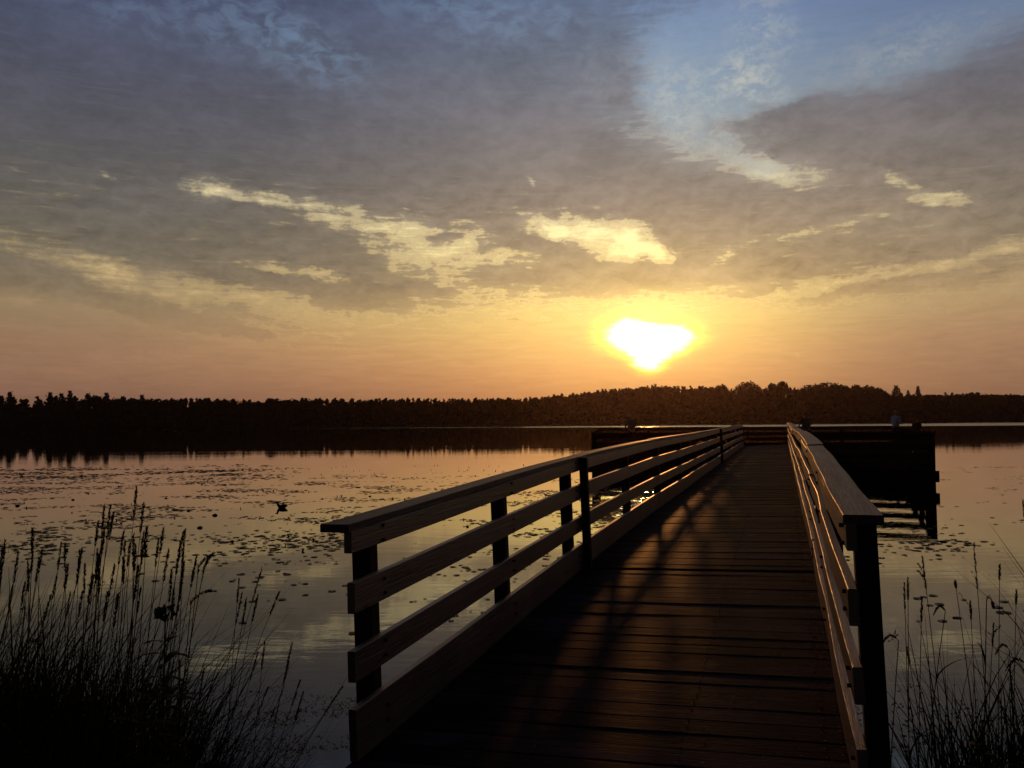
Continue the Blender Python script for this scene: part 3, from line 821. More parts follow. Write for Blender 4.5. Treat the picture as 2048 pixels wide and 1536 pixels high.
# timber abutment where the bridge leaves the bank
mb = MB(); s = S(3.86)
for k in range(3):
    mb.sweep([bp(s + .01 * k, -1.27, -.13 - .19 * k), bp(s + .01 * k, 1.5, -.13 - .19 * k)], [(Vector((0, 1, 0)), UPB)] * 2, .08, .185, .006)
mb.build('abutment', M_POST, bridge)
# nails holding the near deck boards
nails = MB(); s_ = S(3.3)
while s_ < S(13):
    for t in (-.95, -.32, .32, .95):
        for ds in (.045, .14):
            c = bp(s_ + ds + bl_rng.uniform(-.006, .006), t + bl_rng.uniform(-.012, .012), .0035)
            nails.tube([c - UPB * .003, c + UPB * .0012], [.0045, .0045], 6)
    s_ += .19
nails.build('nail_heads', M_BOLT, bridge)['kind'] = 'stuff'
# litter on the boards
lr = random.Random(9)
mb = MB()
def litter(n, t_lo, t_hi, Y0, Y1, s0=.003, s1=.010, pw=1.0):
    for i in range(n):
        Y = Y0 + (Y1 - Y0) * lr.random() ** 1.2
        t = t_hi - (t_hi - t_lo) * lr.random() ** pw
        c = bridge.matrix_basis @ bp(S(Y), t, .004 + lr.random() * .004)
        a = lr.uniform(0, 6.28); r = lr.uniform(s0, s1)
        u = Vector((math.cos(a), math.sin(a), lr.uniform(-.3, .3))) * r; v = Vector((-math.sin(a), math.cos(a), lr.uniform(-.2, .6))) * r * .6
        mb.add([c - u, c - v, c + u, c + v], [(0, 1, 2, 3)])
litter(900, .35, 1.03, 4.2, 26, pw=3.0)
litter(130, -1.0, 1.0, 3.8, 24, .002, .006)
tag(mb.build('leaf_litter', M_LITTER), 'pale flecks of dry litter scattered along the right edge of the bridge deck', 'litter', kind='stuff')

# ------------------------------------------------------------------ fishing platform
plat = tag(empty('fishing_platform', (9.5, 35, 0)), 'big dark timber fishing platform with board railings at the end of the footbridge', 'platform')
PO = Vector((9.5, 35, 0))
DZ = H - 1.50; CAPZ = H - .445
NL, NR, FR, FL = Vector((2.75, 29.3, 0)), Vector((11.55, 24.0, 0)), Vector((19.7, 45.2, 0)), Vector((4.9, 47.6, 0))
mb = MB()
# boards of the platform deck, clipped to its outline
nb = 118
for i in range(nb):
    mb.cur = bl_rng.uniform(.01, .99)
    q0 = i / nb; q1 = (i + .95) / nb
    a0 = NL.lerp(FL, q0) - PO; a1 = NL.lerp(FL, q1) - PO; b0 = NR.lerp(FR, q0) - PO; b1 = NR.lerp(FR, q1) - PO
    z1 = DZ + bl_rng.uniform(-.003, .003); z0 = z1 - .04
    U = lambda p, z: (p.x, p.y, z)
    mb.add([U(a0, z0), U(b0, z0), U(b1, z0), U(a1, z0), U(a0, z1), U(b0, z1), U(b1, z1), U(a1, z1)],
           [(0, 3, 2, 1), (4, 5, 6, 7), (0, 1, 5, 4), (1, 2, 6, 5), (2, 3, 7, 6), (3, 0, 4, 7)])
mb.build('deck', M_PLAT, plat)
def plat_board(name, A, B, z, w, h, off=0.0, mat=M_PLAT):
    d = (B - A).normalized(); sd_ = Vector((d.y, -d.x, 0))
    n = max(2, int((B - A).length / 1.2))
    pts = []
    for i in range(n + 1):
        p = A.lerp(B, i / n) - PO + sd_ * off
        p.z = z + .012 * noise.noise(Vector((p.x, p.y, z * 5)))
        pts.append(p)
    m_ = MB(); m_.sweep(pts, [(sd_, Vector((0, 0, 1)))] * len(pts), w, h, .004)
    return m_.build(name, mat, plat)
def plat_side(A, B, first=True, last=True, near=False):
    """railing, edge beam and posts of one side, seen with the water on the right hand of A>B"""
    ln = (B - A).length; d = (B - A).normalized(); out_ = Vector((d.y, -d.x, 0))
    for z, h in ((CAPZ - .115, .14), (CAPZ - .385, .185), (CAPZ - .655, .185), (DZ + .12, .185)):
        plat_board('rail_board', A, B, z, .038, h, -.02)
    plat_board('cap_rail', A - d * .05, B + d * .05, CAPZ - .019, .15, .038, .02)
    plat_board('edge_beam', A - d * .1, B + d * .1, DZ - .15, .09, .24, .05)
    n = max(1, round(ln / 2.4))
    for i in range(0 if first else 1, n + 1 if last else n):
        p = A.lerp(B, i / n) - PO + out_ * .06
        m_ = MB(); m_.sweep([Vector((p.x, p.y, -1.5)), Vector((p.x, p.y, DZ)), Vector((p.x + bl_rng.uniform(-.02, .02), p.y, CAPZ - .04))], [(Vector((1, 0, 0)), Vector((0, 1, 0)))] * 3, .12, .12, .006)
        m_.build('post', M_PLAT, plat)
# opening for the bridge on the near side
def on_near(px):
    for i in range(2001):
        p = NL.lerp(NR, i / 2000)
        if px_of(p.x, p.y) >= px: return p
    return NR
plat_side(NL, on_near(1420))
plat_side(on_near(1596), NR)
plat_side(NR, FR, first=False); plat_side(FR, FL, first=False); plat_side(FL, NL, first=False, last=False)
# skirts of the floats under the near sides, and the beam end that sticks out at the right corner
for A, B in ((NL, on_near(1425)), (on_near(1590), NR), (NR, FR), (FL, NL)):
    plat_board('float_board', A, B, .06, .05, .26, -.03)
d_ = (NR - NL).normalized()
plat_board('beam_end', NR - d_ * .6, NR + d_ * .17, DZ - .12, .20, .30, .16)
plat_board('beam_end', NL - d_ * .17, NL + d_ * .6, DZ - .12, .20, .30, .16)

# ------------------------------------------------------------------ people
SKIN = simple('skin', (0.28, 0.17, 0.12), 0.6, 0.3, 0.1)
HAIR = simple('hair_dark', (0.02, 0.015, 0.012), 0.6, 0.3)
def cloth(name, c): return simple(name, c, 0.9, 0.1, 0.2, 12)
def skin_obj(name, verts, edges, rads, mat, parent, sub=2, root=0):
    me = bpy.data.meshes.new(name)
    me.from_pydata([tuple(v) for v in verts], edges, [])
    me.materials.append(mat)
    o = bpy.data.objects.new(name, me); COL.objects.link(o); o.parent = parent
    sk = o.modifiers.new('skin', 'SKIN')
    sk.use_smooth_shade = True
    if not me.skin_vertices: me.attributes  # layer is created with the modifier
    lay = me.skin_vertices[0].data if me.skin_vertices else None
    if lay is None:
        return o
    for i, r in enumerate(rads):
        lay[i].radius = r if isinstance(r, tuple) else (r, r)
        lay[i].use_root = (i == root)
    ss = o.modifiers.new('subsurf', 'SUBSURF'); ss.levels = sub; ss.render_levels = sub
    return o
def person(label, loc, rz, height, shirt, pants, arms='rail', hair=HAIR, cap=None, bulk=1.0, bend=0.0):
    """standing figure, faces local +Y; bulk widens the trunk"""
    k = height / 1.75
    root = tag(empty('person', loc, rz), label, 'person', 'people fishing from the platform')
    V = lambda x, y, z: Vector((x * k, y * k, z * k))
    B = bulk
    sw = .19 * (0.5 + .5 * B)
    def arm(sx):
        sh = V(sx * sw, 0, 1.42)
        if arms == 'rail': return [sh, V(sx * (sw + .07), .10, 1.17), V(sx * (sw + .0), .32, 1.08), V(sx * (sw - .01), .40, 1.07)]
        if arms == 'rod': return [sh, V(sx * (sw + .05), .03, 1.14), V(sx * .10, .27, 1.12), V(sx * .06, .35, 1.13)]
        return [sh, V(sx * (sw + .05), -.01, 1.14), V(sx * (sw + .07), .07, .90), V(sx * (sw + .06), .09, .81)]
    lean = bend
    def ln(p):   # lean the upper body forward from the hips
        z = max(0.0, p.z - .95 * k)
        return Vector((p.x, p.y + math.sin(lean) * z, p.z - (1 - math.cos(lean)) * z))
    vs_, es, rs = [], [], []
    def addv(p, r, par=None):
        vs_.append(ln(p)); rs.append((r[0] * k, r[1] * k) if isinstance(r, tuple) else r * k)
        if par is not None: es.append((par, len(vs_) - 1))
        return len(vs_) - 1
    pel = addv(V(0, 0, .97), (.145 * B, .11))
    wai = addv(V(0, 0, 1.12), (.135 * B, .10 * B), pel)
    che = addv(V(0, .0, 1.32), (.155 * B, .11 * B), wai)
    nb_ = addv(V(0, -.01, 1.46), (.075, .07), che)
    nk = addv(V(0, .005, 1.53), .052, nb_)
    hd = addv(V(0, .015, 1.61), (.075, .092), nk)
    tp = addv(V(0, .01, 1.69), (.07, .085), hd)
    # face
    ch = addv(V(0, .085, 1.57), .03, hd); ns = addv(V(0, .112, 1.625), .014, hd)
    for sx in (-1, 1):
        a = arm(sx)
        i0 = addv(a[0], .055, che); i1 = addv(a[1], .045, i0); i2 = addv(a[2], .032, i1); i3 = addv(a[3], (.038, .018), i2)
        dr = (a[3] - a[2]).normalized(); sd_ = dr.cross(Vector((0, 0, 1))).normalized() * k
        for j, (o_, ll) in enumerate(((-.03, .065), (-.01, .078), (.011, .073), (.031, .058))):
            p = a[3] + sd_ * o_ + dr * .05 * k
            f1 = addv(p, .010, i3); addv(p + dr * ll * .55 * k + Vector((0, 0, -.018 * k)), .008, f1)
        addv(a[3] + sd_ * (-.045 * sx) * 1.1 + dr * .02 * k, .010, i3)
        h0 = addv(V(sx * .10, 0, .90), .085, pel); kn = addv(V(sx * .115, .02, .50), .056, h0); an = addv(V(sx * .125, -.01, .09), .036, kn)
        addv(V(sx * .135, .12, .04), (.040, .028), an)
    skin_obj('body', vs_, es, rs, SKIN, root, 2, 0)
    # shirt
    vs_, es, rs = [], [], []
    a0 = addv(V(0, 0, .93), (.165 * B, .128 * B)); a1 = addv(V(0, 0, 1.12), (.157 * B, .122 * B), a0); a2 = addv(V(0, 0, 1.33), (.178 * B, .130 * B), a1); a3 = addv(V(0, -.01, 1.47), (.085, .078), a2)
    for sx in (-1, 1):
        a = arm(sx)
        b0 = addv(a[0], .075, a2); addv(a[1], .062, b0)
    skin_obj('shirt', vs_, es, rs, shirt, root, 2, 0)
    vs_, es, rs = [], [], []
    a0 = addv(V(0, 0, .98), (.158 * B, .122 * B))
    for sx in (-1, 1):
        b0 = addv(V(sx * .10, 0, .86), .10, a0); b1 = addv(V(sx * .115, .02, .50), .075, b0); addv(V(sx * .125, -.005, .09), .062, b1)
    skin_obj('trousers', vs_, es, rs, pants, root, 2, 0)
    vs_, es, rs = [], [], []
    a0 = addv(V(0, -.025, 1.63), (.083, .083)); a1 = addv(V(0, -.005, 1.70), (.082, .09), a0)
    if cap:
        addv(V(0, .13, 1.685), (.06, .012), a1)
        skin_obj('cap', vs_, es, rs, cap, root, 2, 0)
    else:
        skin_obj('hair', vs_, es, rs, hair, root, 2, 0)
    for sx in (-1, 1):
        mb_ = MB()
        c = V(sx * .13, .05, .045)
        for (ax, ay, az_) in ((.05, .14, .045),):
            bm = bmesh.new(); bmesh.ops.create_uvsphere(bm, u_segments=12, v_segments=8, radius=1)
            for v in bm.verts:
                v.co = Vector((v.co.x * ax * k, v.co.y * ay * k, max(v.co.z, -.9) * az_ * k)) + c
            me = bpy.data.meshes.new('shoe'); bm.to_mesh(me); bm.free(); me.materials.append(HAIR)
            for p in me.polygons: p.use_smooth = True
            o = bpy.data.objects.new('shoe', me); COL.objects.link(o); o.parent = root
    return root
def on_plat(px, Y): return (Vector((0, 0, 0)) + Vector(((px - 1024) / F_PX * Y, Y, DZ)))
person('broad-shouldered person in a grey shirt at the rail left of the sun glint', on_plat(1262, 45.4), R(10), 1.72, cloth('grey_shirt', (.16, .14, .12)), cloth('dark_trousers', (.02, .02, .025)), 'rail', bulk=1.35)
person('small person in a pale blue top just left of the bridge end', on_plat(1469, 44.8), R(-15), 1.40, cloth('pale_blue_top', (.22, .25, .36)), cloth('dark_trousers', (.02, .02, .025)), 'rail', bulk=.95)
person('broad dark figure in a grey shirt, back turned, right of the bridge end', on_plat(1611, 44.6), R(4), 1.76, cloth('dark_grey_shirt', (.10, .09, .095)), cloth('dark_trousers', (.02, .02, .025)), 'rail', bulk=1.45)
person('tall person in pale blue shirt and light cap facing right, hands in front', on_plat(1790, 42.6), R(-72), 1.86, cloth('pale_shirt', (.44, .48, .66)), cloth('dark_trousers', (.02, .02, .025)), 'rod', cap=cloth('light_cap', (.4, .38, .3)), bulk=1.1)
person('small dark figure in a red top at the right end of the platform', on_plat(1832, 37.0), R(-60), 1.50, cloth('red_top', (.12, .02, .02)), cloth('dark_trousers', (.02, .02, .025)), 'down', bulk=.9)

# ------------------------------------------------------------------ near bank
def bank_edge(x): return 3.75 + .25 * math.sin(x * 1.3) + .15 * math.sin(x * 3.1 + 1)
def bank_z(x, y):
    d = bank_edge(x) - y
    z = -.5 + min(1.0, max(0.0, (d + .9) / 1.6)) * .80
    if abs(x + .2 - .31 * (y - 1)) < 1.7: z = min(z, prof(0) - .25)
    return z + .05 * noise.noise(Vector((x, y, 0))) + .03 * noise.noise(Vector((x * 4, y * 4, 0)))
xs = [-14 + i * .25 for i in range(113)]
ys = [-8 + i * .5 for i in range(16)] + [i * .16 for i in range(36)]
tag(grid_sheet('bank', xs, ys, bank_z, M_SOIL), 'low earth bank the footbridge leaves from', 'bank', kind='structure')

gr = random.Random(17)
def blade(mb, base, tip_off, w, bend=.25, seg=5, fold=True):
    """grass blade as a tapered, slightly folded ribbon"""
    pts = []
    up_ = Vector((0, 0, tip_off.z))
    for i in range(seg + 1):
        q = i / seg
        p = base + Vector((tip_off.x * q ** 1.7, tip_off.y * q ** 1.7, tip_off.z * (q - bend * q ** 3 * .6)))
        pts.append(p)
    a = gr.uniform(0, 3.14); side = Vector((math.cos(a), math.sin(a), 0))
    vs_ = []
    for i, p in enumerate(pts):
        q = i / seg; ww = w * (1 - q) ** .6 * (.6 + .4 * min(1, q * 4)) + .0004
        vs_ += [p - side * ww, p + Vector((side.y, -side.x, 0)) * ww * .35, p + side * ww]
    fs_ = []
    for i in range(seg):
        b = i * 3
        fs_ += [(b, b + 1, b + 4, b + 3), (b + 1, b + 2, b + 5, b + 4)]
    mb.add(vs_, fs_)
def stem_path(base, tip, curve=.3, n=9, droop=0.0):
    d = tip - base
    pts = []
    for i in range(n + 1):
        q = i / n
        lx = q ** 1.8 * curve + q * (1 - curve)
        p = base + Vector((d.x * lx, d.y * lx, d.z * q))
        pts.append(p)
    return pts
def seed_head(mb, pts, w, rng, n=80, loose=1.0):
    """spikelets packed along the last stretch of a stem"""
    L_ = len(pts) - 1
    for i in range(n):
        q = rng.random(); k = q * L_; a = int(min(k, L_ - 1)); c = pts[a].lerp(pts[a + 1], k - a)
        d = (pts[a + 1] - pts[a]).normalized()
        prf = math.sin(math.pi * min(1, .12 + q * .88)) ** .7
        th = rng.uniform(0, 6.28); o = d.orthogonal().normalized(); o = (o * math.cos(th) + d.cross(o) * math.sin(th))
        r = w * prf * rng.uniform(.35, .9) * loose
        c2 = c + o * r * .5; t = c2 + (d * 1.0 + o * .45).normalized() * w * 1.6
        sdv = d.cross(o) * w * .32
        mb.add([c2 - sdv, c2 + o * w * .2, c2 + sdv, t], [(0, 1, 3), (1, 2, 3), (0, 3, 2)])
G_STEM = 'seed-headed grass stems on the near bank'
def grass_stem(tip, base, label, head=.10, w=.0052, curve=.45, r=.0019, nod=None, sprays=0, group=G_STEM, leaves=2):
    rng = random.Random(int((tip.x * 1000 + tip.z * 777)) & 0xffff)
    root = tag(empty('grass_stem', base), label, 'grass', group)
    tipl = tip - base; zero = Vector((0, 0, 0))
    pts = stem_path(zero, tipl, curve)
    if nod:
        d = Vector(nod)
        e = pts[-1]
        for i in range(1, 5):
            q = i / 4
            pts.append(e + Vector((d.x * q, d.y * q, d.z * q * q + .02 * math.sin(q * 3.14))))
    mb_ = MB(); mb_.tube(pts, [r * (1.25 - .75 * i / (len(pts) - 1)) for i in range(len(pts))], 4)
    mb_.build('stem', M_GRASS, root)
    # head path: last stretch, measured from the tip
    tot = 0; hp = [pts[-1]]
    for i in range(len(pts) - 1, 0, -1):
        sl = (pts[i] - pts[i - 1]).length
        if tot + sl >= head:
            hp.append(pts[i].lerp(pts[i - 1], (head - tot) / sl)); break
        hp.append(pts[i - 1]); tot += sl
    hp.reverse()
    mb_ = MB(); seed_head(mb_, hp, w, rng)
    for j in range(sprays):
        q = rng.uniform(.0, .7); c = hp[0].lerp(hp[-1], q)
        a = rng.choice((-1, 1)); e = c + Vector((a * rng.uniform(.012, .03), rng.uniform(-.01, .01), rng.uniform(.02, .045)))
        seed_head(mb_, [c, c.lerp(e, .5), e], w * .8, rng, 16)
    mb_.build('seed_head', M_HEAD, root)
    if leaves:
        for j in range(leaves):
            mb_ = MB()
            q = rng.uniform(.15, .6); k = q * (len(pts) - 1); a = int(k); c = pts[a].lerp(pts[min(a + 1, len(pts) - 1)], k - a)
            th = rng.uniform(0, 6.28); ll = rng.uniform(.10, .24)
            blade(mb_, c, Vector((math.cos(th) * ll * .7, math.sin(th) * ll * .4, ll * rng.uniform(.5, 1.0))), .0034, .5)
            mb_.build('leaf', M_GRASS, root)
    return root
def px_stem(px, py, Y, lean_px, label, base_z=None, **kw):
    tip = at(px, py, Y)
    bx = at(px - lean_px, py, Y).x
    by = Y + gr.uniform(-.25, .15)
    bz = bank_z(bx, by) if base_z is None else base_z
    return grass_stem(tip, Vector((bx, by, max(bz, -.25) - .05)), label, **kw)
Z6 = lambda x, y: (x / 2.416, 900 + y / 2.416)
left_dense = [(505, 265), (533, 270), (548, 305), (475, 345), (158, 380), (710, 375), (693, 395), (790, 378), (503, 380), (500, 440),
    (598, 395), (645, 410), (765, 435), (295, 450), (315, 455), (160, 455), (12, 480), (88, 497), (25, 435), (205, 480), (395, 482), (470, 485), (475, 505), (385, 490),
    (190, 520), (605, 440), (628, 450), (655, 460), (328, 555), (275, 605), (135, 540), (410, 555), (480, 540), (555, 550), (600, 535), (670, 560), (120, 645), (245, 700), (520, 690), (680, 670), (10, 560), (400, 680), (570, 700), (60, 660), (700, 430), (340, 690), (450, 600), (150, 560)]
LD = 'seed-headed grass stem in the thick stand at the left front'
for (zx, zy) in left_dense:
    px, py = Z6(zx, zy)
    px_stem(px, py, gr.uniform(2.5, 3.3), gr.uniform(5, 45) + (px / 300) * 25, LD, head=gr.uniform(.075, .105), w=gr.uniform(.0055, .0078), curve=gr.uniform(.3, .7))
for zx, zy, lab, ln_, nod in [(660, 180, 'tallest seed-headed grass stem, topping the whole left stand', 30, None), (693, 260, 'second tallest grass stem, upright, just right of the tallest one', 10, None),
        (895, 380, 'upper leaning grass head at right of the thick stand', 60, None), (885, 400, 'leaning grass head just left of the upper one by the thick stand', 55, None),
        (885, 490, 'grass head below the upper leaning ones at the right edge of the thick stand', 50, None), (870, 450, 'long leaning grass head at the right edge of the thick stand', 60, None),
        (815, 485, 'leaning grass head just left of the long leaning head', 50, None), (890, 540, 'lower short grass head right of the thick stand', 55, None),
        (950, 515, 'grass head leaning right, left of the bent pair', 75, None), (960, 560, 'left one of the bent pair of grass heads right of the thick stand', 60, (.055, 0, .035)),
        (985, 575, 'right one of the bent pair of grass heads right of the thick stand', 70, (.03, 0, .05)), (830, 580, 'short upright grass head below the leaning group', 30, None),
        (880, 640, 'grass head above the clustered flower head, leaning right', 55, None), (840, 675, 'low grass head just above the clustered flower head', 40, None),
        (925, 730, 'grass head drooping in an arc right of the flower head', 50, (.075, 0, .03))]:
    px, py = Z6(zx, zy)
    px_stem(px, py, gr.uniform(2.7, 3.1), ln_, lab, head=.10, w=.0072, curve=.6, nod=nod)
for zx, zy, lab, ln_ in [(1265, 572, 'topmost separate arching grass stem between the thick stand and the bridge', 150), (1155, 625, 'short upright head left of the topmost separate arching stem', 60),
        (1170, 690, 'leaning head under the short upright one, left of the bridge', 110), (1190, 720, 'head close beside the middle arching stem left of the bridge', 90), (1245, 705, 'thin loose head right of the middle arching stem', 120),
        (1350, 685, 'long stem arching far right with a slim head, left of the bridge', 250), (1278, 930, 'upright head over the bright cloud reflection', 80), (1245, 980, 'short leaning head left of the bright cloud reflection', 90),
        (1412, 930, 'tall thin head nearest the bright cloud reflection on its right', 120), (1395, 1025, 'long loose head low beside the bridge railing', 130), (1450, 1115, 'slim head low before the railing', 120),
        (1465, 1172, 'slim short head lowest before the railing', 110), (1655, 1145, 'head leaning furthest right, touching the railing foot', 280), (1295, 1145, 'low head leaning right above the dark duckweed', 140), (1375, 1140, 'low loose head above the dark duckweed', 150), (985, 1055, 'drooped head left of the separate stems', 50)]:
    px, py = Z6(zx, zy)
    px_stem(px, py, gr.uniform(2.9, 3.5), ln_ * .8, lab, head=gr.uniform(.085, .12), w=.0062, curve=.75)
Z5 = lambda x, y: (1550 + x / 3.522, 1100 + y / 3.522)
G_RS = 'grass stems standing right of the bridge'
for zx, zy, lab, ln_, hd_, spr, nod in [(1038, 50, 'branched seed head highest beside the bridge post at right', -30, .10, 5, None), (1400, -50, 'tallest straight grass stem right of the bridge', 5, .16, 1, None),
        (1583, 108, 'slim head right of the tallest straight stem', 25, .05, 0, None), (937, 205, 'right one of the close pair of heads by the bridge post', -15, .07, 0, None), (910, 235, 'left one of the close pair of heads by the bridge post', -20, .09, 0, None),
        (1035, 340, 'head leaning right below the close pair', 20, .07, 0, None), (1270, 225, 'bare thin stem left of the tallest straight stem', -20, .02, 0, None), (1375, 360, 'small head at the foot of the tallest stem', -10, .06, 1, None),
        (1540, 520, 'bushy head low between the tall stems and the right edge', 0, .08, 4, None), (1700, 285, 'thin spiked stem near the right edge', 5, .05, 0, None), (870, 640, 'stem bowed over to the left by the bridge post', 60, .06, 2, (-.05, 0, -.01)),
        (930, 690, 'dark head leaning left low beside the post', -30, .05, 0, None), (1200, 430, 'stem bent over to the left in mid stand at right', 60, .06, 0, (-.04, 0, -.01)), (1490, 355, 'bare bent stem between the tall ones at right', 10, .02, 0, (.02, 0, -.02)),
        (1650, 700, 'stem bowed left near the right edge', 60, .06, 0, (-.045, 0, -.015)), (1760, 800, 'drooping head at the right edge', 20, .08, 2, (-.06, 0, -.02)), (1745, -350, 'dark leaf tip reaching into view at the right edge', -60, .08, 0, None)]:
    px, py = Z5(zx, zy)
    px_stem(px, py, gr.uniform(2.6, 3.1), ln_, lab, head=hd_, w=.0056, curve=.5, sprays=spr, nod=nod, group=G_RS, leaves=3)

# undergrowth
und = MB()
def tuft_field(n, x_lo, x_hi, y_lo, y_hi, h_fn, w=.0030):
    for i in range(n):
        x = gr.uniform(x_lo, x_hi); y = gr.uniform(y_lo, y_hi)
        h = h_fn(x, y) * gr.uniform(.45, 1.1)
        if h < .08: continue
        a = gr.uniform(0, 6.28); le = h * gr.uniform(.05, .55)
        blade(und, Vector((x, y, max(bank_z(x, y), -.12) - .03)), Vector((math.cos(a) * le + .06 * h, math.sin(a) * le, h)), w * gr.uniform(.6, 1.4), gr.uniform(0, .7))
def hl(x, y):
    # taller towards the left, dying out towards the bridge
    px = px_of(x, y)
    return max(0.0, min(1.0, (630 - px) / 330)) * 1.02 + .14
tuft_field(15000, -3.2, -.55, 2.2, 3.9, hl, .0042)
tuft_field(5000, -9, -3, 1.0, 4.0, lambda x, y: .85)
def hr(x, y):
    px = px_of(x, y)
    return (.92 + .55 * noise.noise(Vector((x * 2.5, y * 2.5, 2)))) * min(1, (px - 1740) / 110) if px > 1745 else .1
tuft_field(7000, 1.30, 3.1, 2.3, 3.6, hr, .0040)
tuft_field(3000, 3.0, 9, 1.0, 4.0, lambda x, y: .8)
tag(und.build('grass', M_GRASS), 'dense dark grass undergrowth along the near bank', 'grass', kind='stuff')

# leafy weed with a clustered flower head
def weed(px, py, Y, label, flower=True, hgt=None, lean=10, nl=26):
    rng = random.Random(int(px))
    tip = at(px, py, Y); bx = at(px - lean, py, Y).x
    bz = max(bank_z(bx, Y), -.2)
    root = tag(empty('flowering_weed' if flower else 'leafy_weed', (bx, Y, bz - .03)), label, 'weed')
    tl = tip - Vector((bx, Y, bz - .03))
    pts = stem_path(Vector((0, 0, 0)), tl, .4)
    mb_ = MB(); mb_.tube(pts, [.0045 * (1.1 - .06 * i) for i in range(len(pts))], 6); mb_.build('stem', M_GRASS, root)
    mb_ = MB()
    for i in range(nl):
        q = .25 + .70 * i / nl; k = q * (len(pts) - 1); a = int(k); c = pts[a].lerp(pts[min(a + 1, len(pts) - 1)], k - a)
        for sx in (0, 3.14):
            th = i * 1.57 + sx + rng.uniform(-.3, .3); ll = (.17 - .08 * q) * rng.uniform(.8, 1.2)
            d = Vector((math.cos(th), math.sin(th), rng.uniform(-.1, .5))).normalized(); s_ = d.cross(Vector((0, 0, 1))).normalized() * ll * .13
            nrm = Vector((0, 0, -1)) * ll * .10
            m1 = c + d * ll * .35; m2 = c + d * ll * .7 + nrm; e = c + d * ll + nrm * 2.5
            mb_.add([c, m1 - s_, m1 + s_, m2 - s_ * .75, m2 + s_ * .75, e], [(0, 1, 2), (1, 3, 4, 2), (3, 5, 4)])
    mb_.build('foliage', M_GRASS, root)
    if flower:
        mb_ = MB(); top = pts[-1]
        for i in range(30):
            th = rng.uniform(0, 6.28); rr = .034 * math.sqrt(rng.random())
            c = top + Vector((math.cos(th) * rr, math.sin(th) * rr, rng.uniform(-.012, .016) - rr * .2))
            mb_.tube([top - Vector((0, 0, .035)), c], [.0008, .0008], 3)
            for j in range(7): leaf_quad(mb_, c + Vector((rng.gauss(0, .003), rng.gauss(0, .003), rng.gauss(0, .003))), .0065, rng)
        mb_.build('flower_head', M_HEAD, root)
    return root
weed(331, 1222, 2.75, 'dark leafy weed with a clustered flower head in the left grass')
weed(285, 1330, 2.7, 'leafy weed without flowers left below the flowering one', False, lean=0)
weed(360, 1320, 2.85, 'leafy weed without flowers right below the flowering one', False, lean=5)
weed(1965, 1440, 2.8, 'low leafy weed in the grass right of the bridge', False, lean=-5, nl=12)

# ------------------------------------------------------------------ floating plants
pr = random.Random(23)
pads = MB()
def pad(mb, x, y, r, z=.006, tilt=.0):
    k = pr.choice((6, 7, 8)); a0 = pr.uniform(0, 6.28); vs_ = [(x, y, z)]
    tx = pr.gauss(0, 1) * tilt; ty = pr.gauss(0, 1) * tilt
    for i in range(k + 1):
        a = a0 + (6.28 - .5) * i / k
        rr = r * pr.uniform(.85, 1.1)
        dx, dy = math.cos(a) * rr, math.sin(a) * rr
        vs_.append((x + dx, y + dy, max(.002, z + dx * tx + dy * ty)))
    mb.add(vs_, [(0, i + 1, i + 2) for i in range(k)])
def clump(x, y, sc, seed): return noise.fractal(Vector((x * sc, y * sc * 1.6, seed)), 1.0, 2.0, 4)
def scatter(mb, n, x0, x1, y0, y1, dens, r0, r1, **kw):
    for i in range(n):
        y = y0 + (y1 - y0) * pr.random(); x = x0 + (x1 - x0) * pr.random()
        if pr.random() < dens(x, y): pad(mb, x, y, pr.uniform(r0, r1) * (1.5 if pr.random() < .06 else 1), **kw)
def d_far(x, y):     # weed mat at the back left
    px = px_of(x, y); c = clump(x, y, .35, 3)
    e = max(0, min(1, (620 - px) / 160)); f = math.exp(-((y - 33.5) / 3.4) ** 2)
    return e * f * (0.55 + c * 1.6)
def d_mid(x, y):
    px = px_of(x, y); c = clump(x, y, .45, 9)
    f = max(0, min(1, (y - 10.8) / 4)) * max(0, min(1, (34 - y) / 6))
    side = 1.0 if px < 650 else 1.15
    if y > 26 and px > 650: side *= .35
    return max(0.0, (c + .06) * 1.9) * f * side
def d_near(x, y):
    c = clump(x, y, .8, 15)
    return max(0.0, c - .12) * .9 * max(0, min(1, (y - 7) / 4)) * max(0, min(1, (16 - y) / 3))
scatter(pads, 22000, -34, 2, 25, 41, d_far, .04, .10, tilt=.08)
scatter(pads, 62000, -28, 7, 11, 34, d_mid, .018, .065, tilt=.05)
scatter(pads, 12000, -12, 3.5, 7, 17, d_near, .015, .05)
scatter(pads, 2600, 1.6, 4.4, 15, 24, lambda x, y: max(0.0, .55 + clump(x, y, 1.1, 50)), .03, .10)
scatter(pads, 2500, 1.0, 3.6, 11, 15, lambda x, y: max(0.0, clump(x, y, .9, 51) + .1), .02, .08)
def d_right(x, y):
    return max(0.0, (clump(x, y, .5, 31) - .16) * 1.2) if px_of(x, y) > 1700 or y < 20 else 0
scatter(pads, 16000, 3.5, 22, 6.5, 34, d_right, .015, .06)
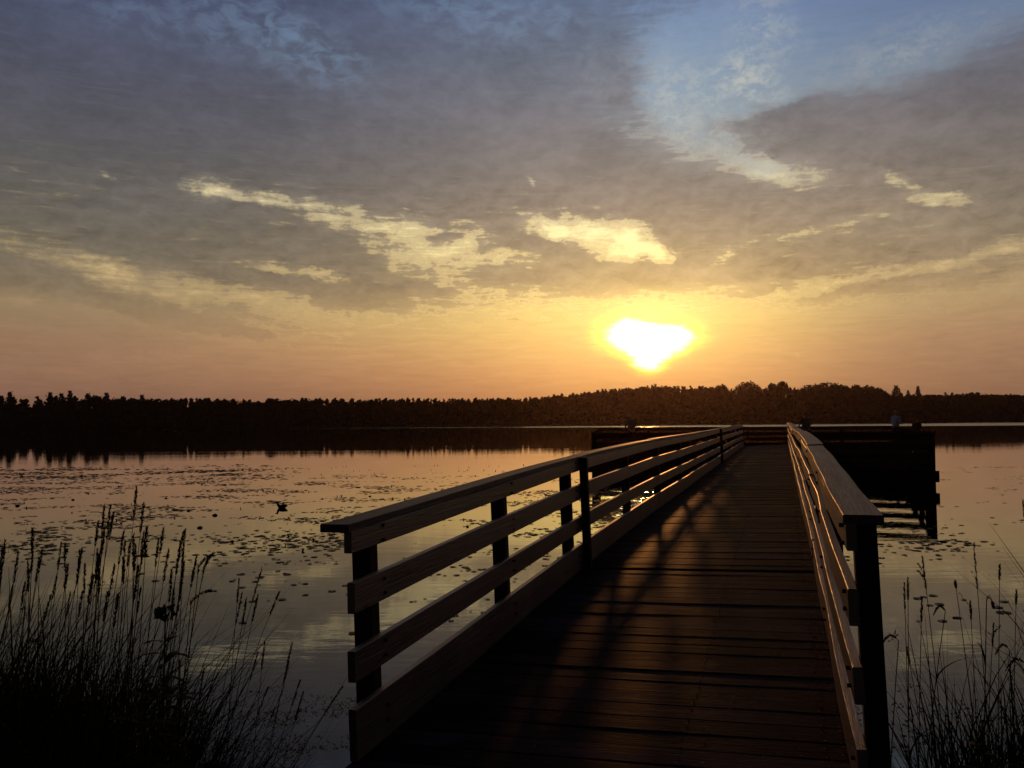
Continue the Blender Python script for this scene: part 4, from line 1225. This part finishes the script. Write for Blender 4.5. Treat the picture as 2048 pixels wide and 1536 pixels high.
# leaves and buds that stand a little clear of the water
for i in range(1400):
    y = pr.uniform(13, 38); x = pr.uniform(-.62 * y, .08 * y)
    if pr.random() < max(0, clump(x, y, .45, 9) + .05) * 1.3:
        h = pr.uniform(.01, .035); w = pr.uniform(.008, .02); a = pr.uniform(0, 3.14); dx, dy = math.cos(a) * w, math.sin(a) * w
        pads.add([(x - dx, y - dy, 0), (x + dx, y + dy, 0), (x + dx * 2.2, y + dy, h), (x - dx * .2, y, h * 1.2)], [(0, 1, 2, 3)])
tag(pads.build('lily_pads', M_PAD), 'small dark floating pads and weed strewn over the water', 'water plants', kind='stuff')
dw = MB()
def d_dw(x, y):
    px = px_of(x, y)
    return max(0.0, min(1.0, (6.5 - y) / 1.1)) * max(0.0, (clump(x, y, 2.2, 40) + .25)) * 1.3
scatter(dw, 42000, -3.4, -.3, 4.0, 6.6, d_dw, .002, .008, z=.003)
scatter(dw, 6000, 1.6, 4.5, 4.0, 6.4, d_dw, .004, .012, z=.003)
tag(dw.build('duckweed', M_PAD), 'fine speckle of duckweed on the water beside the near bank', 'water plants', kind='stuff')
# buds: dark round knobs on the water
buds = [((430, 1031), .055), ((400, 1056), .05), ((377, 1022), .04), ((35, 1012), .05), ((146, 1000), .04), ((332, 997), .035), ((740, 993), .035), ((645, 998), .03), ((436, 981), .03)]
blab = ['biggest dark lily bud, left of the waterbird', 'dark lily bud lowest on the water left of the waterbird', 'flattish lily bud just left of the biggest one', 'lily bud alone near the left edge',
        'small lily bud between the left edge and the tall grass heads', 'small lily bud above the tallest grass stem', 'lily bud nearest the bridge rail', 'small lily bud right of the waterbird', 'small lily bud furthest back on the water']
for ((px, py), r), lb in zip(buds, blab):
    d = ray(px, py); t = -H / d.z; p = Vector((0, 0, H)) + d * t
    bm = bmesh.new(); bmesh.ops.create_uvsphere(bm, u_segments=14, v_segments=10, radius=1)
    for v in bm.verts:
        q = 1 + .12 * math.sin(v.co.x * 5) * math.cos(v.co.y * 4)
        v.co = Vector((v.co.x * r * q, v.co.y * r * q, (v.co.z * .6 + .15 + (.15 if v.co.z > .9 else 0)) * r * .8))
    me = bpy.data.meshes.new('lily_bud'); bm.to_mesh(me); bm.free(); me.materials.append(M_PAD)
    for pp in me.polygons: pp.use_smooth = True
    o = bpy.data.objects.new('lily_bud', me); COL.objects.link(o); o.location = (p.x, p.y, 0)
    tag(o, lb, 'lily bud', 'lily buds standing out of the water')

# ------------------------------------------------------------------ waterbird
def bird():
    d = ray(563, 1016); t = -H / d.z; p = Vector((0, 0, H)) + d * t
    root = tag(empty('duck', (p.x, p.y, 0), R(-8)), 'small dark duck with raised head swimming left among the pads', 'duck')
    M_D = simple('dark_plumage', (.035, .026, .020), .7, .2, .3, 30)
    # faces local -X
    V3 = [(.0, 0, .022), (-.055, 0, .035), (-.085, 0, .075), (-.094, 0, .120), (-.110, 0, .138), (.06, 0, .026), (.115, 0, .042), (.15, 0, .062)]
    skin_obj('body', V3, [(0, 1), (1, 2), (2, 3), (3, 4), (0, 5), (5, 6), (6, 7)], [(.05, .045), (.042, .042), (.027, .027), (.022, .022), (.026, .026), (.050, .044), (.028, .018), (.010, .004)], M_D, root, 2, 0)
    mb_ = MB(); mb_.tube([Vector((-.118, 0, .130)), Vector((-.135, 0, .127)), Vector((-.152, 0, .122))], [.009, .007, .004], 8)
    mb_.build('bill', M_BOLT, root, True)
    for sy in (-1, 1):
        mb_ = MB()
        pts = [Vector((-.04, sy * .043, .055)), Vector((.02, sy * .05, .060)), Vector((.08, sy * .036, .066)), Vector((.135, sy * .012, .075))]
        mb_.tube(pts, [.012, .022, .016, .004], 8); mb_.build('wing', M_D, root, True)
bird()
